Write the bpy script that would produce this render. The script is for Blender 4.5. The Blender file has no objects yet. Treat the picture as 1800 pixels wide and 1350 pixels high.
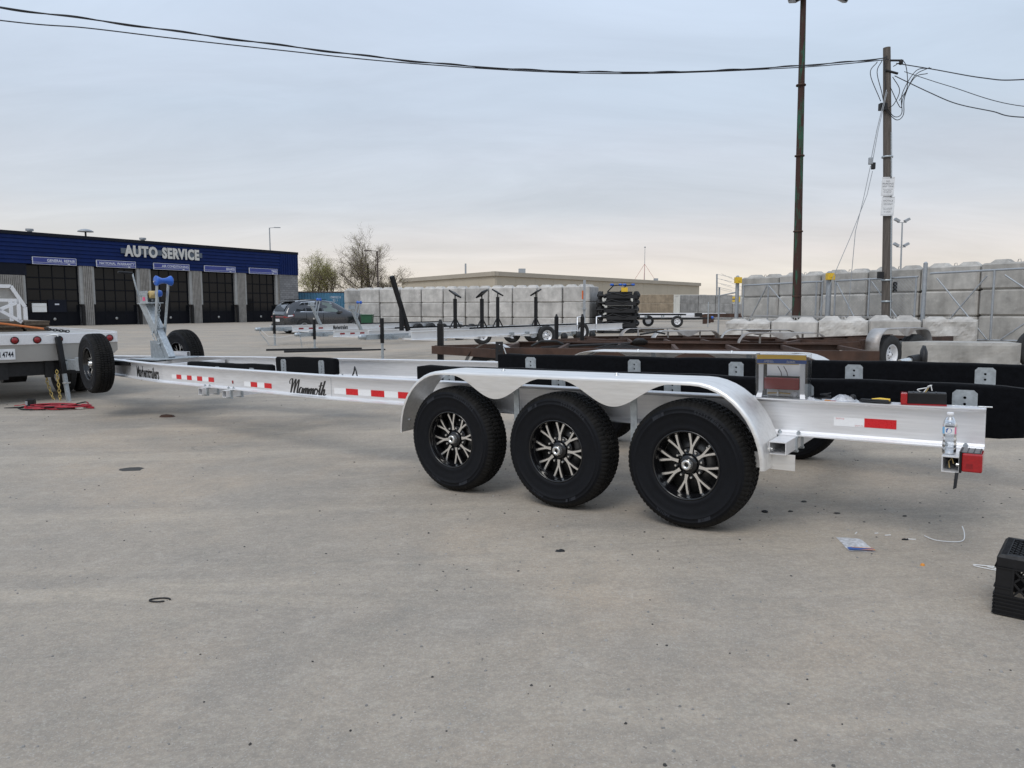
import bpy, math, random
from mathutils import Vector, Matrix, noise as mnoise
PI = math.pi
R = math.radians
scene = bpy.context.scene
C = scene.collection

# ---------------------------------------------------------------- camera
cam_d = bpy.data.cameras.new('camera')
cam = bpy.data.objects.new('camera', cam_d)
C.objects.link(cam)
cam.location = (0, 0, 1.325)
cam.rotation_euler = (R(90 - 5.93), 0, 0)
cam_d.sensor_width = 36.0
cam_d.lens = 26.0
cam_d.clip_start = 0.05
cam_d.clip_end = 6000
scene.camera = cam

# ---------------------------------------------------------------- sky
world = bpy.data.worlds.new('World')
scene.world = world
world.use_nodes = True
nt = world.node_tree
for n_ in list(nt.nodes):
    nt.nodes.remove(n_)
N, Lk = nt.nodes.new, nt.links.new
SUN_EL, SUN_ROT = 52, -150
sky = N('ShaderNodeTexSky'); sky.sky_type = 'NISHITA'; sky.sun_disc = False
sky.sun_elevation = R(SUN_EL); sky.sun_rotation = R(SUN_ROT)
sky.air_density = 1.0; sky.dust_density = 3.0
skyb = N('ShaderNodeBackground'); skyb.inputs[1].default_value = 0.085
Lk(sky.outputs[0], skyb.inputs[0])
tc = N('ShaderNodeTexCoord')
sep = N('ShaderNodeSeparateXYZ'); Lk(tc.outputs['Generated'], sep.inputs[0])
ramp = N('ShaderNodeValToRGB'); Lk(sep.outputs[2], ramp.inputs[0])
cr = ramp.color_ramp
cr.elements[0].position = 0.0; cr.elements[0].color = (0.84, 0.74, 0.62, 1)
cr.elements[1].position = 1.0; cr.elements[1].color = (0.68, 0.78, 0.92, 1)
for p_, c_ in ((0.03, (0.86, 0.775, 0.66, 1)), (0.07, (0.77, 0.725, 0.675, 1)), (0.13, (0.63, 0.655, 0.68, 1)),
               (0.24, (0.57, 0.645, 0.725, 1)), (0.42, (0.635, 0.74, 0.87, 1))):
    e_ = cr.elements.new(p_); e_.color = c_
# cloud sheet: stretched bands, on a plane far overhead
den = N('ShaderNodeMath'); den.operation = 'ADD'; den.inputs[1].default_value = 0.22
Lk(sep.outputs[2], den.inputs[0])
dx = N('ShaderNodeMath'); dx.operation = 'DIVIDE'; Lk(sep.outputs[0], dx.inputs[0]); Lk(den.outputs[0], dx.inputs[1])
dy = N('ShaderNodeMath'); dy.operation = 'DIVIDE'; Lk(sep.outputs[1], dy.inputs[0]); Lk(den.outputs[0], dy.inputs[1])
cmb = N('ShaderNodeCombineXYZ'); Lk(dx.outputs[0], cmb.inputs[0]); Lk(dy.outputs[0], cmb.inputs[1])
mp = N('ShaderNodeMapping'); Lk(cmb.outputs[0], mp.inputs[0])
mp.inputs['Rotation'].default_value = (0, 0, R(14)); mp.inputs['Scale'].default_value = (0.45, 1.25, 1)
nz = N('ShaderNodeTexNoise'); Lk(mp.outputs[0], nz.inputs[0])
nz.inputs['Scale'].default_value = 2.1; nz.inputs['Detail'].default_value = 8; nz.inputs['Roughness'].default_value = 0.62; nz.inputs['Distortion'].default_value = 0.5
nr = N('ShaderNodeMapRange'); Lk(nz.outputs[0], nr.inputs[0])
nr.inputs[1].default_value = 0.3; nr.inputs[2].default_value = 0.7; nr.inputs[3].default_value = 0.93; nr.inputs[4].default_value = 1.09
nz2 = N('ShaderNodeTexNoise'); Lk(mp.outputs[0], nz2.inputs[0]); nz2.inputs['Scale'].default_value = 0.8; nz2.inputs['Detail'].default_value = 4
tint = N('ShaderNodeMix'); tint.data_type = 'RGBA'
Lk(nz2.outputs[0], tint.inputs['Factor'])
tint.inputs['A'].default_value = (1.05, 1.0, 1.03, 1); tint.inputs['B'].default_value = (0.92, 1.0, 1.05, 1)
mul = N('ShaderNodeMix'); mul.data_type = 'RGBA'; mul.blend_type = 'MULTIPLY'; mul.inputs['Factor'].default_value = 1
Lk(ramp.outputs[0], mul.inputs['A']); Lk(tint.outputs['Result'], mul.inputs['B'])
mul2 = N('ShaderNodeVectorMath'); mul2.operation = 'SCALE'
Lk(mul.outputs['Result'], mul2.inputs[0]); Lk(nr.outputs[0], mul2.inputs['Scale'])
cb = N('ShaderNodeBackground'); cb.inputs[1].default_value = 1.1
Lk(mul2.outputs[0], cb.inputs[0])
mx = N('ShaderNodeMixShader'); mx.inputs[0].default_value = 0.9
Lk(skyb.outputs[0], mx.inputs[1]); Lk(cb.outputs[0], mx.inputs[2])
wo = N('ShaderNodeOutputWorld'); Lk(mx.outputs[0], wo.inputs[0])

# ---------------------------------------------------------------- sun (veiled by the overcast)
sun_d = bpy.data.lights.new('sun', 'SUN'); sun_d.energy = 1.35; sun_d.angle = R(28); sun_d.color = (1, 0.965, 0.92)
sun = bpy.data.objects.new('sun', sun_d); C.objects.link(sun)
_az = R(SUN_ROT)
_dir = Vector((math.sin(_az) * math.cos(R(SUN_EL)), math.cos(_az) * math.cos(R(SUN_EL)), math.sin(R(SUN_EL))))
sun.rotation_euler = _dir.to_track_quat('Z', 'Y').to_euler()
sun.location = (0, 0, 30)

vs = scene.view_settings
vs.view_transform = 'Standard'; vs.look = 'None'; vs.exposure = 0.0; vs.gamma = 1.0; vs.use_curve_mapping = False
scene.render.resolution_x, scene.render.resolution_y = 1024, 768

# ---------------------------------------------------------------- helpers
class MB:
    """collects shapes; build() links them as ONE mesh object"""
    def __init__(s):
        s.v = []; s.f = []; s.m = []; s.s = []; s.M = None
    def add(s, vs_, fs, mat=0, smooth=False):
        o = len(s.v)
        if s.M is not None:
            vs_ = [s.M @ Vector(p) for p in vs_]
        s.v += [tuple(p) for p in vs_]
        for f in fs:
            s.f.append([o + i for i in f]); s.m.append(mat); s.s.append(smooth)
        return s
    def box(s, x0, x1, y0, y1, z0, z1, mat=0):
        return s.add([(x0,y0,z0),(x1,y0,z0),(x1,y1,z0),(x0,y1,z0),(x0,y0,z1),(x1,y0,z1),(x1,y1,z1),(x0,y1,z1)],
              [(3,2,1,0),(4,5,6,7),(0,1,5,4),(1,2,6,5),(2,3,7,6),(3,0,4,7)], mat)
    def bar(s, p, q, w, h, mat=0, up=(0,0,1)):
        p, q = Vector(p), Vector(q); d = (q-p).normalized(); up = Vector(up)
        if abs(d.dot(up)) > 0.98: up = Vector((1,0,0))
        a = d.cross(up).normalized(); b = a.cross(d).normalized()
        a = a*w/2; b = b*h/2
        return s.add([p-a-b, p+a-b, p+a+b, p-a+b, q-a-b, q+a-b, q+a+b, q-a+b],
              [(0,1,2,3),(7,6,5,4),(0,4,5,1),(1,5,6,2),(2,6,7,3),(3,7,4,0)], mat)
    def tube(s, pts, r, n=6, mat=0, closed=False, smooth=True, caps=True):
        pts = [Vector(p) for p in pts]; m = len(pts); vs_ = []; fs = []
        rr = r if isinstance(r, (list, tuple)) else [r]*m
        prev = None
        for i, p in enumerate(pts):
            if closed: d = pts[(i+1) % m]-pts[i-1]
            else: d = pts[min(i+1, m-1)]-pts[max(i-1, 0)]
            if d.length < 1e-9: d = Vector((0,0,1))
            d.normalize()
            if prev is None:
                a = d.orthogonal().normalized()
            else:
                a = prev-d*prev.dot(d)
                a = a.normalized() if a.length > 1e-6 else d.orthogonal().normalized()
            prev = a; b = d.cross(a)
            for k in range(n):
                t = 2*PI*k/n
                vs_.append(p+(a*math.cos(t)+b*math.sin(t))*rr[i])
        for i in range(m if closed else m-1):
            j = (i+1) % m
            for k in range(n):
                k2 = (k+1) % n
                fs.append((i*n+k, i*n+k2, j*n+k2, j*n+k))
        s.add(vs_, fs, mat, smooth)
        if caps and not closed:
            s.add(vs_[:n], [tuple(range(n))[::-1]], mat); s.add(vs_[-n:], [tuple(range(n))], mat)
        return s
    def cyl(s, p, q, r, n=12, mat=0, r2=None):
        return s.tube([p, q], [r, r if r2 is None else r2], n, mat)
    def lathe(s, prof, n=24, mat=0, M=None, smooth=True, closed_ends=True):
        """prof: (radius, axial) around local Y axis"""
        vs_ = []; fs = []
        for i in range(n):
            t = 2*PI*i/n
            for (r, a) in prof:
                p = Vector((r*math.cos(t), a, r*math.sin(t)))
                vs_.append(M @ p if M else p)
        k = len(prof)
        for i in range(n):
            j = (i+1) % n
            for a in range(k-1):
                fs.append((i*k+a, i*k+a+1, j*k+a+1, j*k+a))
        s.add(vs_, fs, mat, smooth)
        if closed_ends:
            if prof[0][0] > 1e-4: s.add([vs_[i*k] for i in range(n)], [tuple(range(n))], mat)
            if prof[-1][0] > 1e-4: s.add([vs_[i*k+k-1] for i in range(n)], [tuple(range(n))[::-1]], mat)
        return s
    def prism(s, outline, o, ax, ay, az, mat=0, matside=None):
        """2-D outline in axes ax, ay from origin o, extruded by vector az"""
        o, ax, ay, az = map(Vector, (o, ax, ay, az)); n = len(outline)
        a = [o+ax*x+ay*y for x, y in outline]; b = [p+az for p in a]
        s.add(a, [tuple(range(n))[::-1]], mat if matside is None else matside)
        s.add(b, [tuple(range(n))], mat)
        s.add(a+b, [(i, (i+1) % n, n+(i+1) % n, n+i) for i in range(n)], mat if matside is None else matside)
        return s
    def hollow(s, p, q, w, h, t, mat=0):
        """open-ended rectangular tube"""
        p, q = Vector(p), Vector(q); d = (q-p).normalized(); a = d.cross(Vector((0,0,1))).normalized(); b = a.cross(d)
        def ring(c, k): return [c-a*(w/2-k)-b*(h/2-k), c+a*(w/2-k)-b*(h/2-k), c+a*(w/2-k)+b*(h/2-k), c-a*(w/2-k)+b*(h/2-k)]
        vs_ = ring(p,0)+ring(q,0)+ring(p,t)+ring(q,t); fs = []
        for i in range(4):
            j = (i+1) % 4
            fs += [(i,4+i,4+j,j), (8+i,8+j,12+j,12+i), (i,j,8+j,8+i), (4+i,12+i,12+j,4+j)]
        return s.add(vs_, fs, mat)
    def mesh(s, name, mats):
        me = bpy.data.meshes.new(name)
        me.from_pydata(s.v, [], s.f)
        if not isinstance(mats, (list, tuple)): mats = [mats]
        for m in mats: me.materials.append(m)
        me.polygons.foreach_set('material_index', s.m)
        me.polygons.foreach_set('use_smooth', s.s)
        me.update()
        return me
    def build(s, name, mats, parent=None, loc=None, rot=None, bevel=0, seg=2, M=None):
        return obj(name, s.mesh(name, mats), parent, loc, rot, bevel, seg, M)

def obj(name, me, parent=None, loc=None, rot=None, bevel=0, seg=2, M=None):
    o = bpy.data.objects.new(name, me); C.objects.link(o)
    if parent: o.parent = parent
    if M is not None: o.matrix_local = M
    if loc: o.location = loc
    if rot: o.rotation_euler = rot
    if bevel:
        b = o.modifiers.new('bevel', 'BEVEL'); b.width = bevel; b.segments = seg; b.limit_method = 'ANGLE'; b.angle_limit = R(35)
    return o

def tag(o, label, cat, group=None):
    o['label'] = label; o['category'] = cat
    if group: o['group'] = group
    return o
def thing(name, label, cat, loc=(0,0,0), rotz=0, group=None, M=None):
    o = bpy.data.objects.new(name, None); C.objects.link(o); o.empty_display_size = 0.2
    if M is not None: o.matrix_world = M
    else: o.location = loc; o.rotation_euler = (0,0,rotz)
    return tag(o, label, cat, group)
def struct(o): o['kind'] = 'structure'; return o
def stuff(o): o['kind'] = 'stuff'; return o
def copy_tree(o, parent=None):
    c = o.copy(); C.objects.link(c)
    if parent is not None: c.parent = parent
    for ch in list(o.children): copy_tree(ch, c)
    return c
ORD = ['first','second','third','fourth','fifth','sixth','seventh','eighth','ninth','tenth','eleventh','twelfth']

def text_mesh(body, size=1.0, xs=1.0, bold=0.0, depth=0.0, align='CENTER', shear=0.0, spacing=1.0):
    cu = bpy.data.curves.new('t', 'FONT'); cu.body = body; cu.size = size; cu.offset = bold; cu.extrude = depth
    cu.align_x = align; cu.align_y = 'CENTER'; cu.shear = shear; cu.resolution_u = 3; cu.space_character = spacing
    o = bpy.data.objects.new('t', cu); C.objects.link(o)
    dg = bpy.context.evaluated_depsgraph_get(); dg.update()
    me = bpy.data.meshes.new_from_object(o.evaluated_get(dg))
    C.objects.unlink(o); bpy.data.objects.remove(o); bpy.data.curves.remove(cu)
    if xs != 1.0:
        for v in me.vertices: v.co.x *= xs
    return me
def text(name, body, mat, parent, M, **kw):
    me = text_mesh(body, **kw); me.materials.clear(); me.materials.append(mat)
    return obj(name, me, parent, M=M)
def frame(o, x, y):
    """matrix with the given x and y axes"""
    x = Vector(x).normalized(); z = x.cross(Vector(y)).normalized(); y = z.cross(x)
    return Matrix(((x.x,y.x,z.x,o[0]),(x.y,y.y,z.y,o[1]),(x.z,y.z,z.z,o[2]),(0,0,0,1)))

def sstep(t):
    t = min(1, max(0, t)); return t*t*(3-2*t)
def zg(x, y):
    """height of the yard: it falls gently to the left and rises to the right"""
    sx = .45*math.tanh(x/14) if x > 0 else -.12*math.tanh(-x/3.7)
    return -.08+sx*(1-.6*sstep((y-12)/28))+.10*math.tanh(y/9)
# ---------------------------------------------------------------- materials
MATS = {}
def nodes(name):
    m = bpy.data.materials.new(name); m.use_nodes = True
    t = m.node_tree; b = t.nodes['Principled BSDF']
    return m, t, b
def sock(t, kind, **kw):
    n = t.nodes.new(kind)
    for k, v in kw.items():
        if k in n.inputs: n.inputs[k].default_value = v
        else: setattr(n, k, v)
    return n
def noise(t, co, scale, detail=5, rough=0.55, dist=0):
    n = t.nodes.new('ShaderNodeTexNoise'); t.links.new(co, n.inputs['Vector'])
    n.inputs['Scale'].default_value = scale; n.inputs['Detail'].default_value = detail
    n.inputs['Roughness'].default_value = rough; n.inputs['Distortion'].default_value = dist
    return n.outputs[0]
def mrange(t, v, a, b, c, d):
    n = t.nodes.new('ShaderNodeMapRange'); t.links.new(v, n.inputs[0])
    for i, x in enumerate((a,b,c,d)): n.inputs[i+1].default_value = x
    return n.outputs[0]
def mixc(t, f, a, b, mode='MIX'):
    n = t.nodes.new('ShaderNodeMix'); n.data_type = 'RGBA'; n.blend_type = mode
    for k, v in (('Factor', f), ('A', a), ('B', b)):
        if isinstance(v, (int, float)): n.inputs[k].default_value = v
        elif isinstance(v, tuple): n.inputs[k].default_value = (v+(1,))[:4]
        else: t.links.new(v, n.inputs[k])
    return n.outputs['Result']
def bump(t, b, h, strength=0.3, dist=0.01):
    n = t.nodes.new('ShaderNodeBump'); n.inputs['Strength'].default_value = strength; n.inputs['Distance'].default_value = dist
    t.links.new(h, n.inputs['Height']); t.links.new(n.outputs[0], b.inputs['Normal'])
def mapped(t, scale=(1,1,1), src='Object'):
    c = t.nodes.new('ShaderNodeTexCoord'); m = t.nodes.new('ShaderNodeMapping')
    t.links.new(c.outputs[src], m.inputs[0]); m.inputs['Scale'].default_value = scale
    return m.outputs[0]
def rnd(t):
    return t.nodes.new('ShaderNodeObjectInfo').outputs['Random']

def mat(name, col, rough=0.5, metal=0.0, var=0.12, scale=6.0, bmp=0.0, bscale=60, stretch=(1,1,1), dark=None, darkamt=0.0, rvar=0.1, coat=0, objvar=0.0, spec=None):
    m, t, b = nodes(name)
    co = mapped(t, stretch)
    n1 = noise(t, co, scale, 6, 0.6)
    lo = tuple(c*(1-var) for c in col); hi = tuple(min(1, c*(1+var)) for c in col)
    c = mixc(t, mrange(t, n1, .3, .7, 0, 1), lo, hi)
    if dark:
        n2 = noise(t, co, scale*0.45, 7, 0.65, 0.3)
        c = mixc(t, mrange(t, n2, .5, .72, 0, darkamt), c, dark)
    if objvar:
        v = mrange(t, rnd(t), 0, 1, 1-objvar, 1+objvar)
        sc = t.nodes.new('ShaderNodeVectorMath'); sc.operation = 'SCALE'
        t.links.new(c, sc.inputs[0]); t.links.new(v, sc.inputs['Scale']); c = sc.outputs[0]
    t.links.new(c, b.inputs['Base Color'])
    n3 = noise(t, co, scale*2.3, 4)
    t.links.new(mrange(t, n3, .3, .7, max(0.02, rough-rvar), min(1, rough+rvar)), b.inputs['Roughness'])
    b.inputs['Metallic'].default_value = metal
    if coat: b.inputs['Coat Weight'].default_value = coat; b.inputs['Coat Roughness'].default_value = .06
    if spec is not None: b.inputs['Specular IOR Level'].default_value = spec
    if bmp: bump(t, b, noise(t, co, bscale, 4), bmp, 0.005)
    MATS[name] = m
    return m

ALU = mat('mill_aluminium', (.81,.81,.82), .44, .60, .07, 9, .06, 90, (.35,7,7), (.60,.60,.60), .3, .10)
ALUB = mat('chalky_aluminium', (.80,.80,.80), .5, .3, .06, 3)
ALU_F = mat('brushed_aluminium', (.80,.785,.76), .42, .74, .06, 9, .06, 60, (.5,5,5), (.56,.54,.51), .45, .12)
ALU_D = mat('checker_aluminium', (.40,.385,.36), .55, .55, .10, 6, .0, 60)
GALV = mat('galvanised_steel', (.43,.465,.485), .48, .65, .22, 28, .05, 120)
GALV_W = mat('dull_galvanised_pipe', (.36,.38,.40), .55, .5, .12, 9)
ZINC = mat('zinc_bolt', (.70,.70,.68), .3, .95, .1, 40)
RUBBER = mat('tyre_rubber', (.0034,.0041,.0062), .62, 0, .25, 9, .2, 220, rvar=.08, spec=.22)
RUBBER_T = mat('tread_rubber', (.0075,.0072,.0070), .75, 0, .3, 14, .3, 160, dark=(.030,.027,.023), darkamt=.45, spec=.2)
RUB_L = mat('raised_rubber_lettering', (.014,.017,.024), .5, 0, .2, 30)
OLDTYRE = mat('weathered_tyre', (.022,.022,.022), .8, 0, .3, 9, .2, 60)
RIMB = mat('gloss_black_rim', (.006,.006,.007), .18, 0, .1, 9, spec=.6)
MACH = mat('machined_face', (.88,.86,.82), .30, .95, .08, 18, .06, 150, (1,1,6))
DISC = mat('brake_disc_steel', (.09,.088,.085), .4, .6, .15, 12)
CARPET = mat('black_carpet', (.0034,.0037,.0048), .95, 0, .4, 40, .4, 420, spec=.06)
CARPET.node_tree.nodes['Principled BSDF'].inputs['Sheen Weight'].default_value = .06
BLKP = mat('black_paint', (.007,.007,.008), .5, 0, .2, 10, spec=.3)
BLKM = mat('black_steel', (.010,.010,.011), .6, .05, .3, 10, .1, 80)
BLKPL = mat('black_plastic', (.007,.007,.008), .5, 0, .2, 20, .1, 90, spec=.35)
VINYL_K = mat('black_vinyl', (.010,.010,.011), .35, 0, .1, 30)
RED_T = mat('red_reflective_tape', (.60,.012,.018), .32, 0, .08, 60)
WHT_T = mat('white_reflective_tape', (.84,.845,.85), .35, 0, .03, 60)
DRED_T = mat('dull_red_tape', (.32,.02,.025), .5, 0, .1, 60)
LENS = mat('red_lens', (.36,.006,.010), .12, 0, .15, 80, coat=.6)
LENS_D = mat('dark_red_lens', (.25,.006,.010), .15, 0, .15, 80, coat=.4)
AMBER = mat('amber_plastic', (.70,.27,.03), .3)
WHITE = mat('white_paint', (.78,.78,.76), .45, 0, .06, 8)
WHITEP = mat('white_plastic', (.76,.76,.77), .4, 0, .04, 8)
YEL = mat('yellow_plastic', (.72,.46,.03), .45, 0, .1, 20)
YELP = mat('yellow_print', (.75,.50,.06), .45, 0, .05, 20)
BLUP = mat('blue_print', (.02,.09,.34), .4, 0, .08, 20)
BLUE_R = mat('blue_roller_rubber', (.012,.10,.46), .34, 0, .15, 14, coat=.2)
PINK = mat('pink_tag', (.70,.10,.22), .5)
GOLD = mat('gold_zinc_chain', (.62,.47,.17), .35, .75, .2, 30)
BRASS = mat('brass_strap', (.50,.37,.16), .6, .1, .2, 30)
ORANGE = mat('orange_strap', (.42,.13,.035), .8, 0, .2, 20)
REDC = mat('red_cable', (.38,.015,.03), .45, 0, .1, 20)
WIREW = mat('white_wire', (.75,.75,.74), .4)
WIREY = mat('tan_wire', (.50,.36,.14), .5)
RUST = mat('rusty_steel', (.062,.032,.021), .85, 0, .38, 4, .3, 50, (1,1,1), (.030,.020,.016), .8)
RUSTF = mat('raw_steel_fender', (.42,.41,.40), .5, .55, .2, 3, .05, 60, dark=(.16,.10,.06), darkamt=.8)
WOODP = mat('weathered_pole_wood', (.105,.09,.078), .9, 0, .35, 5, .5, 40, (5,5,.4))
WOODB = mat('weathered_plank', (.10,.075,.052), .85, 0, .35, 3, .3, 30, (1,6,6))
CABLE = mat('black_cable', (.015,.015,.017), .6)
NAVY = mat('navy_siding', (.004,.016,.088), .6, .0, .14, 1.2, dark=(.005,.013,.07), darkamt=.5, spec=.15)
NAVYD = mat('dark_navy_steel', (.006,.008,.016), .6, 0, .2, 2, spec=.2)
PILLAR = mat('ribbed_block_pillar', (.27,.255,.235), .9, 0, .2, 3, .4, 30)
JAMB = mat('pale_door_jamb', (.34,.34,.33), .6, 0, .1, 3)
SIGNF = mat('violet_sign_face', (.035,.05,.24), .55, 0, .1, 1)
SIGNW = mat('sign_white', (.62,.64,.70), .4, 0, .05, 2)
LETTER = mat('letter_face', (.58,.57,.54), .45, 0, .06, 2)
LETBACK = mat('letter_raceway', (.10,.125,.16), .6, 0, .1, 2)
BEIGE = mat('beige_wall_panel', (.44,.385,.30), .9, 0, .06, .15)
BEIGE_D = mat('beige_roof_edge', (.38,.335,.27), .85, 0, .08, .2)
CONT = mat('blue_container_paint', (.055,.17,.27), .5, 0, .15, 1.2, dark=(.09,.06,.05), darkamt=.4)
CONTW = mat('white_container_paint', (.58,.57,.52), .55, 0, .1, .8)
CARP = mat('grey_car_paint', (.050,.052,.058), .28, .55, .05, 3, coat=1.0, rvar=.03)
CARB = mat('car_black_trim', (.010,.010,.011), .45)
CHROME = mat('chrome', (.75,.75,.76), .12, 1.0, .03, 3)
GREEN = mat('green_bin_plastic', (.015,.085,.04), .5)
FADED = mat('faded_red_print', (.45,.10,.08), .6)
WBLK = mat('grey_print', (.10,.10,.11), .6)
BARK = mat('tree_bark', (.085,.066,.05), .95, 0, .3, 8, .3, 30)
TWIG = mat('bare_twigs', (.15,.112,.085), .95, 0, .25, 8)
PLATE = mat('licence_plate_white', (.70,.71,.72), .4)
DULLW = mat('oxidised_white_fender', (.52,.52,.52), .5, .2, .1, 4)

def leafmat(name, a, b_):
    m, t, b = nodes(name)
    c = mixc(t, noise(t, mapped(t), 1.4, 3), a, b_)
    t.links.new(c, b.inputs['Base Color']); b.inputs['Roughness'].default_value = .6
    tr = t.nodes.new('ShaderNodeBsdfTranslucent'); t.links.new(c, tr.inputs[0])
    ms = t.nodes.new('ShaderNodeMixShader'); ms.inputs[0].default_value = .35
    out = t.nodes['Material Output']
    t.links.new(b.outputs[0], ms.inputs[1]); t.links.new(tr.outputs[0], ms.inputs[2]); t.links.new(ms.outputs[0], out.inputs[0])
    return m
LEAF = leafmat('budding_leaves', (.24,.24,.06), (.36,.33,.10))
LEAF2 = leafmat('green_leaves', (.10,.13,.035), (.16,.18,.06))

def glassmat(name, col, rough=.05, alpha=0.0):
    m, t, b = nodes(name)
    co = mapped(t)
    t.links.new(mixc(t, noise(t, co, .9, 3), tuple(c*.6 for c in col), tuple(c*1.5 for c in col)), b.inputs['Base Color'])
    b.inputs['Roughness'].default_value = rough
    b.inputs['Specular IOR Level'].default_value = .2
    return m
DOORF = mat('black_door_frame', (.004,.0048,.008), .6, 0, .2, 2, spec=.15)
GLASSD = glassmat('dark_door_glass', (.008,.009,.011), .04)
CARGL = glassmat('tinted_car_glass', (.012,.014,.016), .03)
CARGL2 = glassmat('green_car_glass', (.16,.20,.19), .05)

def clear(name, tintc=(1,1,1), gl=.12, rough=.08):
    m, t, b = nodes(name)
    t.nodes.remove(b)
    tr = t.nodes.new('ShaderNodeBsdfTransparent'); tr.inputs[0].default_value = (*tintc, 1)
    g = t.nodes.new('ShaderNodeBsdfGlossy'); g.inputs['Roughness'].default_value = rough
    fr = t.nodes.new('ShaderNodeFresnel'); fr.inputs[0].default_value = 1.45
    ad = t.nodes.new('ShaderNodeMath'); ad.operation = 'ADD'; ad.inputs[1].default_value = gl; t.links.new(fr.outputs[0], ad.inputs[0])
    ms = t.nodes.new('ShaderNodeMixShader'); t.links.new(ad.outputs[0], ms.inputs[0])
    t.links.new(tr.outputs[0], ms.inputs[1]); t.links.new(g.outputs[0], ms.inputs[2]); t.links.new(ms.outputs[0], t.nodes['Material Output'].inputs[0])
    return m
CLEAR = clear('clear_plastic', (.95,.955,.96), .05, .15)
PET = clear('bottle_plastic', (.955,.97,.985), .10, .25)
def milky(name, f=.45):
    m, t, b = nodes(name); b.inputs['Base Color'].default_value = (.72,.73,.76,1); b.inputs['Roughness'].default_value = .3
    c = noise(t, mapped(t), 40, 4)
    tr = t.nodes.new('ShaderNodeBsdfTransparent'); ms = t.nodes.new('ShaderNodeMixShader')
    t.links.new(mrange(t, c, .3, .7, f-.25, f+.25), ms.inputs[0])
    t.links.new(tr.outputs[0], ms.inputs[1]); t.links.new(b.outputs[0], ms.inputs[2]); t.links.new(ms.outputs[0], t.nodes['Material Output'].inputs[0])
    return m
BAGM = milky('milky_bag_film')

def concrete(name, col, dirt=.5, cell=False):
    m, t, b = nodes(name)
    co = mapped(t); sc = t.nodes.new('ShaderNodeVectorMath'); sc.operation = 'ADD'
    t.links.new(co, sc.inputs[0])
    of = t.nodes.new('ShaderNodeVectorMath'); of.operation = 'SCALE'; of.inputs[0].default_value = (37, 17, 29)
    t.links.new(rnd(t), of.inputs['Scale']); t.links.new(of.outputs[0], sc.inputs[1]); co = sc.outputs[0]
    c = mixc(t, mrange(t, noise(t, co, 2.2, 7, .62), .3, .7, 0, 1), tuple(x*.68 for x in col), tuple(x*1.18 for x in col))
    st = noise(t, mapped_from(t, co, (3.2, 3.2, .35)), 1.0, 6, .6, .2)
    c = mixc(t, mrange(t, st, .48, .72, 0, dirt), c, tuple(x*.42 for x in col))
    lt = noise(t, co, 5.5, 5, .6)
    c = mixc(t, mrange(t, lt, .58, .74, 0, .45), c, tuple(min(1, x*1.35) for x in col))
    v = mrange(t, rnd(t), 0, 1, .84, 1.12)
    s2 = t.nodes.new('ShaderNodeVectorMath'); s2.operation = 'SCALE'; t.links.new(c, s2.inputs[0]); t.links.new(v, s2.inputs['Scale'])
    t.links.new(s2.outputs[0], b.inputs['Base Color']); b.inputs['Roughness'].default_value = .92
    bump(t, b, noise(t, co, 22, 6, .7), .25, .010)
    return m
def mapped_from(t, co, scale):
    m = t.nodes.new('ShaderNodeMapping'); t.links.new(co, m.inputs[0]); m.inputs['Scale'].default_value = scale
    return m.outputs[0]
CONC = concrete('cast_concrete', (.46,.44,.405), .45)
CONC_L = concrete('pale_cast_concrete', (.50,.48,.45), .35)
CONC_G = concrete('grey_cast_concrete', (.30,.295,.285), .6)
CONC_B = concrete('tan_cast_concrete', (.30,.24,.17), .4)

def polemat():
    m, t, b = nodes('flaking_green_pole_paint')
    co = mapped(t, (4, 4, .55))
    n1 = noise(t, co, 1.6, 7, .7)
    c = mixc(t, mrange(t, n1, .535, .58, 0, 1), (.045,.018,.012), (.022,.085,.05))
    c = mixc(t, mrange(t, noise(t, co, 5, 4), .55, .7, 0, .8), c, (.025,.012,.010))
    t.links.new(c, b.inputs['Base Color']); b.inputs['Roughness'].default_value = .8
    bump(t, b, n1, .4, .01)
    return m
POLE = polemat()

def brickmat():
    m, t, b = nodes('grey_split_block')
    br = t.nodes.new('ShaderNodeTexBrick'); mp_ = t.nodes.new('ShaderNodeMapping'); mp_.inputs['Rotation'].default_value = (-PI/2,0,0); t.links.new(mapped(t), mp_.inputs[0]); t.links.new(mp_.outputs[0], br.inputs[0])
    br.inputs['Color1'].default_value = (.17,.17,.175,1); br.inputs['Color2'].default_value = (.24,.24,.245,1); br.inputs['Mortar'].default_value = (.09,.09,.09,1)
    br.inputs['Scale'].default_value = 1; br.inputs['Brick Width'].default_value = .4; br.inputs['Row Height'].default_value = .2; br.inputs['Mortar Size'].default_value = .012
    t.links.new(br.outputs[0], b.inputs['Base Color']); b.inputs['Roughness'].default_value = .9
    return m
SPLITB = brickmat()

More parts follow.
